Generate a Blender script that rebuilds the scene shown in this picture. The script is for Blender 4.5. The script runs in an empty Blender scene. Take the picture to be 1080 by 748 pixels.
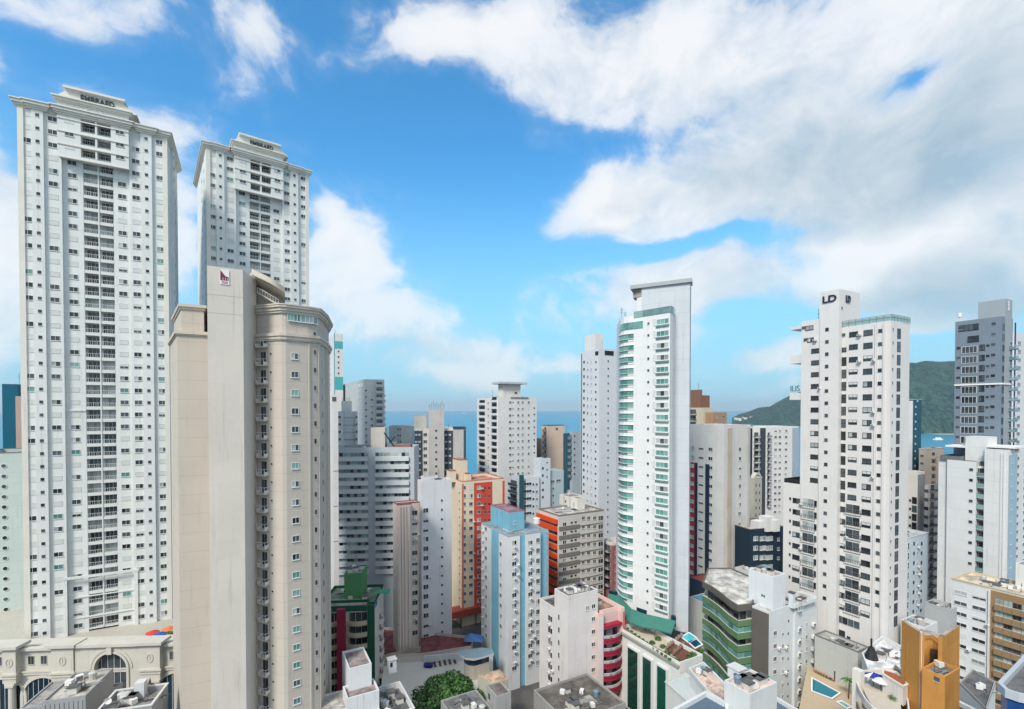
import bpy, math, random
from mathutils import Vector
random.seed(7)
R_ = math.radians
SC = bpy.context.scene
COL = SC.collection
# ------------------------------------------------------------------ camera
F, CX, TILT, HCAM = 510.0, 540.0, 0.85, 80.0
YH = 432.0
CY0 = YH + F*math.tan(R_(TILT))
cam = bpy.data.cameras.new('camera'); camo = bpy.data.objects.new('camera', cam); COL.objects.link(camo)
camo.location = (0, 0, HCAM); camo.rotation_euler = (R_(90-TILT), 0, 0)
cam.sensor_fit = 'HORIZONTAL'; cam.sensor_width = 36; cam.lens = 36*F/1080
cam.shift_y = (CY0-374)/1080.0
cam.clip_start = 1; cam.clip_end = 90000
SC.camera = camo
_c, _s = math.cos(R_(TILT)), math.sin(R_(TILT))
CAM = Vector((0, 0, HCAM))
def ray(px, py):
    a, b = (px-CX)/F, (CY0-py)/F
    v = Vector((a, _c+b*_s, -_s+b*_c))
    return v/v.y
def P(px, py, Y): return CAM+ray(px, py)*Y
# ------------------------------------------------------------------ exposure, sun, sky
SC.view_settings.view_transform = 'Standard'; SC.view_settings.look = 'None'
SC.view_settings.gamma = 1; SC.view_settings.exposure = 0.85
SC.view_settings.use_curve_mapping = False
SUN_EL, SUN_AZ = 46.0, 206.0      # azimuth clockwise from +Y: behind the camera, to the left
sl = bpy.data.lights.new('sun', 'SUN'); sl.energy = 2.3; sl.angle = R_(14); sl.color = (1, .94, .85)
so = bpy.data.objects.new('sun', sl); COL.objects.link(so)
sd = Vector((math.sin(R_(SUN_AZ))*math.cos(R_(SUN_EL)), math.cos(R_(SUN_AZ))*math.cos(R_(SUN_EL)), math.sin(R_(SUN_EL))))
so.rotation_euler = sd.to_track_quat('Z', 'Y').to_euler()
W = bpy.data.worlds.new('World'); SC.world = W; W.use_nodes = True
wt = W.node_tree; wt.nodes.clear()
class NT:
    def __init__(s, t): s.t = t
    def n(s, typ, **k):
        o = s.t.nodes.new(typ)
        for a, b in k.items(): setattr(o, a, b)
        return o
    def l(s, a, b): s.t.links.new(a, b)
    def m(s, op, a, b=None, c=None, clamp=False):
        o = s.n('ShaderNodeMath', operation=op, use_clamp=clamp)
        for i, v in enumerate((a, b, c)):
            if v is None: continue
            if isinstance(v, (int, float)): o.inputs[i].default_value = v
            else: s.l(v, o.inputs[i])
        return o.outputs[0]
    def mix(s, f, a, b, mode='MIX'):
        o = s.n('ShaderNodeMixRGB', blend_type=mode)
        for i, v in enumerate((f, a, b)):
            if isinstance(v, (int, float)): o.inputs[i].default_value = v
            elif isinstance(v, tuple): o.inputs[i].default_value = (*v[:3], 1)
            else: s.l(v, o.inputs[i])
        return o.outputs[0]
    def noise(s, vec, scale, det=4, rough=.55, w=None):
        o = s.n('ShaderNodeTexNoise'); o.inputs['Scale'].default_value = scale
        o.inputs['Detail'].default_value = det; o.inputs['Roughness'].default_value = rough
        if vec is not None: s.l(vec, o.inputs['Vector'])
        return o
    def ramp(s, v, a, b):
        o = s.n('ShaderNodeMapRange', interpolation_type='SMOOTHSTEP'); s.l(v, o.inputs[0])
        o.inputs[1].default_value = a; o.inputs[2].default_value = b
        return o.outputs[0]
w = NT(wt)
sky = w.n('ShaderNodeTexSky', sky_type='NISHITA'); sky.sun_disc = False
sky.sun_elevation = R_(SUN_EL); sky.sun_rotation = R_(SUN_AZ)
sky.air_density = 1.0; sky.dust_density = 0.35; sky.ozone_density = 2.2; sky.altitude = 50
tc = w.n('ShaderNodeTexCoord'); sep = w.n('ShaderNodeSeparateXYZ'); w.l(tc.outputs['Generated'], sep.inputs[0])
X, Y, Z = sep.outputs
az = w.m('ARCTAN2', X, Y); el = w.m('ARCSINE', Z)
# horizontal-ish domain for the cloud noise; warped
cmb = w.n('ShaderNodeCombineXYZ'); w.l(az, cmb.inputs[0]); w.l(w.m('MULTIPLY', el, 1.35), cmb.inputs[1])
n0 = w.noise(cmb.outputs[0], 3.0, 3, .5)
wv = w.n('ShaderNodeVectorMath', operation='MULTIPLY_ADD'); w.l(n0.outputs['Color'], wv.inputs[0])
wv.inputs[1].default_value = (.24, .24, .24); w.l(cmb.outputs[0], wv.inputs[2])
nA = w.noise(wv.outputs[0], 5.0, 9, .56).outputs[0]
nC = w.noise(wv.outputs[0], 16.0, 6, .6).outputs[0]
nB = w.noise(wv.outputs[0], 2.2, 4, .5).outputs[0]
sepw = w.n('ShaderNodeSeparateXYZ'); w.l(wv.outputs[0], sepw.inputs[0])
azw = w.m('SUBTRACT', sepw.outputs[0], .12); elw = w.m('DIVIDE', w.m('SUBTRACT', sepw.outputs[1], .12), 1.35)
def blobs(lst):
    acc = None
    for (px, py, rx, ry, s) in lst:
        d = ray(px, py).normalized(); a0 = math.atan2(d.x, d.y); e0 = math.asin(d.z)
        def aa(qx, qy):
            q = ray(qx, qy).normalized(); return math.atan2(q.x, q.y), math.asin(q.z)
        ra = abs(aa(px+rx, py)[0]-aa(px-rx, py)[0])/2; re = abs(aa(px, py+ry)[1]-aa(px, py-ry)[1])/2
        u = w.m('DIVIDE', w.m('SUBTRACT', azw, a0), ra); v = w.m('DIVIDE', w.m('SUBTRACT', elw, e0), re)
        g = w.m('MULTIPLY', w.m('EXPONENT', w.m('MULTIPLY', w.m('ADD', w.m('MULTIPLY', u, u), w.m('MULTIPLY', v, v)), -1.0)), s)
        acc = g if acc is None else w.m('ADD', acc, g)
    return acc
CL = [(900, 160, 220, 130, 1.05), (700, 55, 190, 80, .9), (500, 15, 120, 45, .7), (1080, 60, 200, 200, .8), (960, 300, 170, 60, .9),
      (470, 55, 70, 40, .7), (560, 105, 60, 40, .45), (632, 210, 46, 36, 1.05), (745, 200, 70, 45, .7), (690, 312, 70, 34, 1.0), (770, 300, 40, 26, .4), (720, 262, 70, 13, -.75), (820, 275, 30, 20, -.1),
      (355, 305, 42, 66, .72), (425, 340, 52, 34, .5), (330, 240, 20, 36, .6), (500, 372, 45, 24, .5), (400, 285, 34, 20, .3),
      (-20, 250, 60, 210, 1.0), (5, 85, 60, 40, .6), (190, 240, 34, 110, .8), (150, 135, 50, 35, .45), (230, 20, 160, 60, .38), (340, 60, 70, 40, .3), (60, 5, 90, 25, .4),
      (812, 374, 50, 18, .8), (985, 345, 60, 16, .6), (590, 385, 60, 14, .4), (480, 395, 70, 12, .4), (770, 350, 40, 8, .4),
      (968, 70, 42, 20, -1.25), (560, 205, 40, 30, -.6), (460, 130, 120, 60, -.5), (590, 268, 45, 22, -.6), (520, 250, 60, 60, -.5),
      (820, 348, 50, 14, -.9), (990, 362, 60, 22, -.6), (640, 150, 30, 14, -.5), (100, 60, 90, 30, -.3), (420, 400, 100, 20, -.3)]
dens = blobs(CL)
over = w.m('ADD', w.m('MULTIPLY', w.ramp(Y, .15, -.35), .75), w.m('MULTIPLY', w.ramp(Z, .78, .95), .4))   # more cloud overhead; unseen cloud added behind the viewer to soften, neutralise light
fld = w.m('ADD', w.m('ADD', w.m('ADD', dens, over), w.m('MULTIPLY', w.m('SUBTRACT', nA, .5), 1.95)), w.m('MULTIPLY', w.m('SUBTRACT', nB, .5), .7))
fld = w.m('ADD', fld, w.m('MULTIPLY', w.m('SUBTRACT', nC, .5), .75))
cov = w.m('ADD', w.m('MULTIPLY', w.ramp(fld, .20, .66), .58), w.m('MULTIPLY', w.ramp(fld, -.1, 1.25), .42))
GR = [(960, 240, 200, 90, .6), (960, 318, 170, 26, .7), (780, 190, 150, 60, .45), (900, 130, 220, 80, .3), (1060, 150, 90, 90, .2), (430, 372, 80, 16, .3), (700, 275, 60, 14, .25),
      (420, 375, 90, 22, .35), (620, 245, 50, 8, .3), (20, 330, 60, 120, .2), (640, 90, 200, 60, .15),
      (930, 262, 60, 20, -.5), (1020, 230, 70, 24, -.5), (860, 290, 40, 24, -.3), (880, 300, 40, 12, -.2)]
gs = w.m('ADD', blobs(GR), w.m('MULTIPLY', w.m('SUBTRACT', nB, .5), .7), clamp=True)
gs = w.m('ADD', gs, w.m('MULTIPLY', w.ramp(fld, .8, 2.2), .22))
gs = w.m('ADD', gs, w.m('MULTIPLY', w.m('SUBTRACT', nC, .5), -.7))
gs = w.m('ADD', gs, w.m('MULTIPLY', w.m('SUBTRACT', nA, .5), -1.7), clamp=True)
ccol = w.mix(gs, (5.3, 5.4, 5.5), (2.25, 3.05, 3.65))
hz = w.ramp(el, 0.35, 0.0)   # haze of the far clouds near the horizon (a gradient of the sky itself)
ccol = w.mix(w.m('MULTIPLY', hz, .35), ccol, (3.4, 4.8, 5.6))
skc = w.mix(1.0, sky.outputs[0], (.42, 1.12, 1.36), 'MULTIPLY')
skc = w.mix(w.m('MULTIPLY', w.ramp(el, .50, .0), .97), skc, (2.1, 3.95, 5.0))
cov = w.m('MULTIPLY', cov, w.m('MULTIPLY', w.ramp(el, -.005, .03), .96))
mixc = w.mix(cov, skc, ccol)
bg = w.n('ShaderNodeBackground'); w.l(mixc, bg.inputs[0]); bg.inputs[1].default_value = .10
wo = w.n('ShaderNodeOutputWorld'); w.l(bg.outputs[0], wo.inputs[0])
# ------------------------------------------------------------------ materials
MATS = {}
def lin(c): return tuple(((x/255)/12.92 if x/255 <= .04045 else ((x/255+.055)/1.055)**2.4) for x in c)
def mat_new(name):
    m = bpy.data.materials.new(name); m.use_nodes = True
    t = NT(m.node_tree); b = m.node_tree.nodes['Principled BSDF']
    return m, t, b
def wall(c, j=0, rough=.75, stain=1.0):
    """painted render / concrete; c = base colour as 0-255 sRGB; j = joint pitch in metres"""
    k = ('w', c, j, stain)
    if k in MATS: return MATS[k]
    m, t, b = mat_new('painted_wall'); MATS[k] = m
    L = lin(c)
    co = t.n('ShaderNodeTexCoord').outputs['Object']
    sp = t.n('ShaderNodeSeparateXYZ'); t.l(co, sp.inputs[0])
    big = t.noise(co, .11, 5, .6).outputs[0]
    mp = t.n('ShaderNodeMapping'); mp.inputs['Scale'].default_value = (1.3, 1.3, .06); t.l(co, mp.inputs[0])
    st = t.noise(mp.outputs[0], 1.2, 5, .65).outputs[0]
    fine = t.noise(co, 2.6, 3, .6).outputs[0]
    f = t.m('ADD', t.m('MULTIPLY', t.m('SUBTRACT', big, .5), .26*stain), t.m('MULTIPLY', t.m('SUBTRACT', fine, .5), .10*stain))
    f = t.m('ADD', f, 1.0)
    s2 = t.m('MULTIPLY', t.ramp(st, .54, .80), -.30*stain)
    f = t.m('ADD', f, s2)
    q3 = t.n('ShaderNodeVectorMath', operation='SCALE'); t.l(co, q3.inputs[0]); q3.inputs['Scale'].default_value = 1/3.0
    fl = t.n('ShaderNodeVectorMath', operation='FLOOR'); t.l(q3.outputs[0], fl.inputs[0]); wn = t.n('ShaderNodeTexWhiteNoise'); t.l(fl.outputs[0], wn.inputs['Vector'])
    f = t.m('ADD', f, t.m('MULTIPLY', t.m('SUBTRACT', wn.outputs[0], .5), .045*stain))
    if j:
        fr = t.m('FRACT', t.m('DIVIDE', sp.outputs[2], float(j)))
        ln = t.m('LESS_THAN', fr, .035)
        f = t.m('SUBTRACT', f, t.m('MULTIPLY', ln, .13))
    col = t.mix(1.0, L, f, 'MULTIPLY')
    v = t.n('ShaderNodeCombineXYZ')
    for i in range(3): t.l(t.m('MULTIPLY', f, L[i]), v.inputs[i])
    dirt = t.mix(t.m('MULTIPLY', t.ramp(big, .55, .8), .12*stain), v.outputs[0], (L[0]*.8, L[1]*.76, L[2]*.68))
    t.l(dirt, b.inputs['Base Color']); b.inputs['Roughness'].default_value = rough
    b.inputs['Specular IOR Level'].default_value = .25
    bp = t.n('ShaderNodeBump'); bp.inputs['Strength'].default_value = .15; bp.inputs['Distance'].default_value = .05
    t.l(fine, bp.inputs['Height']); t.l(bp.outputs[0], b.inputs['Normal'])
    return m
def roofm(c=(120, 118, 114), blot=1.0):
    k = ('r', c, blot)
    if k in MATS: return MATS[k]
    m, t, b = mat_new('roof_surface'); MATS[k] = m; L = lin(c)
    co = t.n('ShaderNodeTexCoord').outputs['Object']
    a = t.noise(co, .35, 6, .7).outputs[0]; c2 = t.noise(co, 1.7, 4, .7).outputs[0]
    x = t.mix(t.ramp(a, .35, .65), tuple(v*.55 for v in L), tuple(min(1, v*1.35) for v in L))
    x = t.mix(t.m('MULTIPLY', t.ramp(c2, .5, .72), .55*blot), x, tuple(v*.35 for v in L))
    t.l(x, b.inputs['Base Color']); b.inputs['Roughness'].default_value = .9
    return m
def plain(name, c, rough=.5, metal=0.0, var=.25):
    k = ('p', name, c)
    if k in MATS: return MATS[k]
    m, t, b = mat_new(name); MATS[k] = m; L = lin(c)
    co = t.n('ShaderNodeTexCoord').outputs['Object']
    a = t.noise(co, 1.3, 3, .6).outputs[0]
    x = t.mix(a, tuple(v*(1-var) for v in L), tuple(min(1, v*(1+var)) for v in L))
    t.l(x, b.inputs['Base Color']); b.inputs['Roughness'].default_value = rough; b.inputs['Metallic'].default_value = metal
    return m
def glass(name, c, c2, rough=.08):
    """window glass seen from outside: what is behind it differs from window to window"""
    k = ('g', name)
    if k in MATS: return MATS[k]
    m, t, b = mat_new(name); MATS[k] = m
    oi = t.n('ShaderNodeObjectInfo').outputs['Random']
    co = t.n('ShaderNodeTexCoord').outputs['Object']
    geo = t.n('ShaderNodeNewGeometry'); r2 = geo.outputs['Random Per Island']
    n = t.noise(co, .9, 2, .5).outputs[0]
    f = t.m('ADD', t.m('MULTIPLY', t.m('FRACT', t.m('ADD', oi, r2)), .75), t.m('MULTIPLY', t.m('SUBTRACT', n, .4), .8), clamp=True)
    x = t.mix(f, lin(c), lin(c2)); t.l(x, b.inputs['Base Color'])
    b.inputs['Roughness'].default_value = rough; b.inputs['IOR'].default_value = 1.5
    return m
G_DK = glass('window_glass', (16, 20, 24), (84, 94, 100))
G_TEAL = glass('green_tinted_glass', (58, 112, 108), (126, 172, 166))
G_CUR = glass('curtained_glass', (110, 120, 122), (190, 196, 194), .3)
G_BLUE = glass('blue_tinted_glass', (14, 38, 84), (30, 76, 140))
G_PALE = glass('pale_green_glass', (92, 124, 124), (150, 176, 174), .12)
G_VOID = glass('dark_glass_and_shade', (8, 9, 11), (26, 28, 30), .4)
G_NAVY = glass('dark_blue_glass', (12, 34, 50), (34, 66, 84))
G_FOR = glass('dark_green_glass', (8, 44, 36), (20, 84, 68))
FR_W = plain('white_window_frame', (205, 207, 205), .5, 0, .04)
FR_G = plain('grey_aluminium', (120, 122, 124), .4, .3, .05)
FR_D = plain('dark_metal', (40, 42, 44), .5, .3, .1)
SHUT = plain('roller_shutter', (196, 200, 196), .7, 0, .04)
ACM = plain('white_enamel', (214, 214, 210), .5, 0, .05)
DARK = plain('dark_opening', (22, 23, 25), .8, 0, .3)
ROOF = roofm((132, 130, 126)); ROOF_D = roofm((92, 92, 92)); ROOF_L = roofm((168, 164, 158))
COP = wall((196, 194, 190))
# ------------------------------------------------------------------ mesh collector
class MB:
    def __init__(s): s.v = []; s.f = []; s.mi = []; s.ms = []
    def m(s, mat):
        if mat not in s.ms: s.ms.append(mat)
        return s.ms.index(mat)
    def box(s, x0, x1, y0, y1, z0, z1, mat):
        i = len(s.v); k = s.m(mat)
        s.v += [(x0,y0,z0),(x1,y0,z0),(x1,y1,z0),(x0,y1,z0),(x0,y0,z1),(x1,y0,z1),(x1,y1,z1),(x0,y1,z1)]
        for q in ((0,3,2,1),(4,5,6,7),(0,1,5,4),(1,2,6,5),(2,3,7,6),(3,0,4,7)):
            s.f.append(tuple(i+a for a in q)); s.mi.append(k)
    def quad(s, pts, mat):
        i = len(s.v); s.v += [tuple(p) for p in pts]; s.f.append(tuple(range(i, i+len(pts)))); s.mi.append(s.m(mat))
    def prism(s, pts, z0, z1, mat, top=None, bottom=True):
        n = len(pts); i = len(s.v); k = s.m(mat)
        s.v += [(p[0], p[1], z0) for p in pts]+[(p[0], p[1], z1) for p in pts]
        for a in range(n):
            b = (a+1) % n; s.f.append((i+a, i+b, i+n+b, i+n+a)); s.mi.append(k)
        if top is not False:
            s.f.append(tuple(i+n+a for a in range(n))); s.mi.append(s.m(top) if top else k)
        if bottom: s.f.append(tuple(i+n-1-a for a in range(n))); s.mi.append(k)
    def cyl(s, x, y, z0, z1, r0, r1, mat, n=10):
        i = len(s.v); k = s.m(mat)
        for z, r in ((z0, r0), (z1, r1)):
            for a in range(n): s.v.append((x+r*math.cos(2*math.pi*a/n), y+r*math.sin(2*math.pi*a/n), z))
        for a in range(n):
            b = (a+1) % n; s.f.append((i+a, i+b, i+n+b, i+n+a)); s.mi.append(k)
        s.f.append(tuple(i+n+a for a in range(n))); s.mi.append(k); s.f.append(tuple(i+n-1-a for a in range(n))); s.mi.append(k)
    def tube(s, a, b, r, mat, n=5, r1=None):
        a = Vector(a); b = Vector(b); d = (b-a).normalized(); r1 = r if r1 is None else r1
        u = d.orthogonal().normalized(); v = d.cross(u); i = len(s.v); k = s.m(mat)
        for p, rr in ((a, r), (b, r1)):
            for q in range(n):
                t = 2*math.pi*q/n; s.v.append(tuple(p+u*rr*math.cos(t)+v*rr*math.sin(t)))
        for q in range(n):
            w_ = (q+1) % n; s.f.append((i+q, i+w_, i+n+w_, i+n+q)); s.mi.append(k)
        s.f.append(tuple(i+n+q for q in range(n))); s.mi.append(k); s.f.append(tuple(i+n-1-q for q in range(n))); s.mi.append(k)
    def add(s, o, loc, ang):
        c, sn = math.cos(ang), math.sin(ang); i = len(s.v)
        s.v += [(loc[0]+c*x-sn*y, loc[1]+sn*x+c*y, loc[2]+z) for x, y, z in o.v]
        mm = [s.m(q) for q in o.ms]
        s.f += [tuple(i+a for a in f) for f in o.f]; s.mi += [mm[a] for a in o.mi]
    def mesh(s, name):
        me = bpy.data.meshes.new(name); me.from_pydata(s.v, [], s.f)
        for q in s.ms: me.materials.append(q)
        me.polygons.foreach_set('material_index', s.mi); me.update(); return me
    def obj(s, name, parent=None, loc=(0,0,0), ang=0):
        o = bpy.data.objects.new(name, s.mesh(name)); COL.objects.link(o)
        o.location = loc; o.rotation_euler = (0, 0, ang)
        if parent: o.parent = parent
        return o
def tag(o, label=None, cat=None, group=None, kind=None):
    if label: o['label'] = label
    if cat: o['category'] = cat
    if group: o['group'] = group
    if kind: o['kind'] = kind
    return o
def empty(name, loc, ang=0):
    o = bpy.data.objects.new(name, None); COL.objects.link(o); o.location = loc; o.rotation_euler = (0, 0, ang); return o
# ------------------------------------------------------------------ library of window / balcony pieces (x along the facade, -y outward)
LIB = {}
def lib_piece(style, w, h, **k):
    key = (style, round(w, 2), round(h, 2), tuple(sorted((a, str(b)) for a, b in k.items())))
    if key in LIB: return LIB[key]
    main = MB(); subs = []
    a, t = w/2, h/2
    fr = k.get('fr', FR_W)
    def frame(m, fw=.07, mull=1, d=.08):
        m.box(-a, a, -d, .02, -t, -t+fw, fr); m.box(-a, a, -d, .02, t-fw, t, fr)
        m.box(-a, -a+fw, -d, .02, -t+fw, t-fw, fr); m.box(a-fw, a, -d, .02, -t+fw, t-fw, fr)
        for q in range(mull):
            x = -a+w*(q+1)/(mull+1); m.box(x-.03, x+.03, -d+.01, .02, -t+fw, t-fw, fr)
    def pane(m, x0, x1, g, z0=-t+.06, z1=t-.06, y=-.03): m.box(x0, x1, y, y+.02, z0, z1, g)
    if style in ('dk', 'teal', 'cur', 'mixed', 'pale', 'navy', 'blue', 'forest'):
        nm = k.get('mull', 1 if w < 2.6 else (2 if w < 3.5 else 3)); frame(main, mull=nm)
        main.box(-a-.06, a+.06, -.14, .0, -t-.08, -t-.005, k.get('sill', fr))
        p = MB(); n = nm+1
        for q in range(n):
            g = {'dk': G_DK, 'teal': G_TEAL, 'cur': G_CUR, 'pale': G_PALE, 'navy': G_NAVY, 'blue': G_BLUE, 'forest': G_FOR,
                 'mixed': (G_DK if q % 2 else G_CUR)}[style]
            pane(p, -a+w*q/n+.035, -a+w*(q+1)/n-.035, g)
        subs.append(('pane', p))
    elif style == 'shut':
        frame(main, .05, 0, .06); pane(main, -a+.05, a-.05, SHUT)
    elif style == 'half':
        frame(main, .06, 1); pane(main, -a+.06, a-.06, SHUT, 0, t-.06, -.05)
        p = MB(); pane(p, -a+.06, a-.06, G_DK, -t+.06, 0); subs.append(('pane', p))
    elif style == 'hole':
        main.box(-a, a, -.05, .0, -t, t, G_DK)
        main.box(-a-.05, a+.05, -.10, .0, -t-.06, -t-.002, fr)
    elif style == 'tall':
        frame(main, .07, 0); main.box(-a+.06, a-.06, -.07, .0, -.04, .04, fr)
        p = MB(); pane(p, -a+.07, a-.07, G_DK); subs.append(('pane', p))
    elif style == 'ac':
        main.box(-a, a, -.75, -.1, -t, t, ACM); main.box(-a+.1, a-.25, -.77, -.7505, -t+.08, t-.08, FR_G)
        main.box(-a+.1, -a+.18, -.1, 0, -t-.1, -t-.01, FR_D); main.box(a-.18, a-.1, -.1, 0, -t-.1, -t-.01, FR_D)
    elif style == 'vent':
        main.box(-a, a, -.06, 0, -t, t, FR_D)
        for q in range(int(h/.3)): main.box(-a, a, -.12, -.061, -t+q*.3, -t+q*.3+.1, fr)
    elif style == 'grille':      # ledge frame around a window
        frame(main, .1, 3, .12); p = MB(); pane(p, -a+.1, a-.1, G_DK); subs.append(('pane', p))
    elif style == 'panel':       # coloured panel proud of the wall
        main.box(-a, a, -k.get('d', .12), 0, -t, t, k['c'])
    elif style == 'loggia':        # sits in a recess: x span w, floor slab at z=0, depth d inward (+y)
        d = k.get('d', 1.4); pm = k['c']; ph = k.get('ph', 1.0); g = k.get('g', G_DK); sp = k.get('sp', .55)
        main.box(-a, a, .0, d, -.22, 0, pm)
        main.box(-a, a, 0, .14, 0, 3.0*0+max(.02, sp-.4), pm)
        if k.get('lintel', 1): lt = MB(); lt.box(-a, a, .0, .12, h-.62, h-.23, pm); subs.append(('lintel', lt))
        r = MB(); nb = max(3, int(w/.45)); z0 = max(.02, sp-.4)
        rm = k.get('rm', FR_G)
        r.box(-a, a, .02, .08, ph, ph+.07, rm)
        if k.get('solid'): r.box(-a, a, .03, .07, z0, ph, k['solid'])
        else:
            for q in range(nb+1): x = -a+.03+(w-.06)*q/nb; r.box(x-.025, x+.025, .03, .07, z0, ph, rm)
        subs.append(('railing', r))
        dr = MB(); dr.box(-a+.15, a-.15, d-.08, d-.02, .02, h-.7, fr)
        n = 3
        for q in range(n): dr.box(-a+.2+(w-.4)*q/n+.04, -a+.2+(w-.4)*(q+1)/n-.04, d-.11, d-.081, .1, h-.8, g)
        subs.append(('glass_door', dr))
    elif style == 'balc':        # projecting balcony, floor at z=0
        d = k.get('d', 1.3); pm = k['c']; ph = k.get('ph', 1.05); ins = k.get('rail')
        main.box(-a, a, -d, 0, -.2, 0, k.get('slab', pm))
        if ins:
            r = MB()
            r.box(-a, a, -d, -d+.05, ph-.06, ph, ins); r.box(-a, a, -d+.01, -d+.04, .05, ph-.06, k.get('fill', ins)) if k.get('fill') else None
            if not k.get('fill'):
                nb = max(3, int(w/.5))
                for q in range(nb+1): x = -a+.03+(w-.06)*q/nb; r.box(x-.025, x+.025, -d, -d+.05, 0, ph-.06, ins)
            for sx in (-a, a-.05): r.box(sx, sx+.05, -d+.05, 0, ph-.06, ph, ins); r.box(sx+.01, sx+.04, -d+.05, 0, .0, ph-.5, k.get('fill', ins))
            subs.append(('railing', r))
        else:
            main.box(-a, a, -d, -d+.14, 0, ph, pm); main.box(-a, -a+.14, -d+.14, 0, 0, ph, pm); main.box(a-.14, a, -d+.14, 0, 0, ph, pm)
        dr = MB(); dr.box(-a+.25, a-.25, -.06, 0, .02, min(h-.5, 2.3), fr)
        for q in range(2): dr.box(-a+.3+(w-.6)*q/2+.03, -a+.3+(w-.6)*(q+1)/2-.03, -.09, -.061, .1, min(h-.6, 2.2), k.get('g', G_DK))
        subs.append(('glass_door', dr))
    elif style == 'strip':       # continuous balcony band: parapet + ribbon window above
        pm = k['c']; g = k.get('g', G_DK); ph = k.get('ph', 1.05); d = k.get('d', .5)
        main.box(-a, a, -d, 0, -.2, ph, pm)
        p = MB(); n = max(2, int(w/(1.1 if k.get('rnd') is not None else 1.5)))
        for q in range(n):
            gg = random.choice([g, G_DK, G_CUR, G_CUR, G_PALE]) if k.get('rnd') is not None else g
            p.box(-a+w*q/n+.04, -a+w*(q+1)/n-.04, -.06, -.02, ph+.02, h-.24, gg)
        p.box(-a, a, -.10, -.061, ph+.02, ph+.1, fr); subs.append(('window', p))
    LIB[key] = (main, subs, {})
    return LIB[key]
NAMES = {'ac': 'air_conditioner', 'vent': 'vent_grille', 'panel': 'coloured_panel', 'loggia': 'balcony', 'balc': 'balcony', 'strip': 'balcony_band'}
MIX = {'mix': [('dk', 6), ('mixed', 2), ('teal', 2), ('cur', 1), ('shut', 2)], 'mixw': [('dk', 6), ('mixed', 2), ('cur', 2), ('shut', 1), ('half', 1)],
       't1': [('dk', 6), ('teal', 1), ('shut', 4), ('mixed', 2), ('half', 1)], 't1b': [('dk', 4), ('shut', 7), ('teal', 1), ('mixed', 1)],
       'bt': [('dk', 3), ('teal', 2), ('mixed', 1)], 'dkw': [('dk', 7), ('mixed', 2), ('half', 2), ('cur', 1)]}
UU = {}
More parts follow.
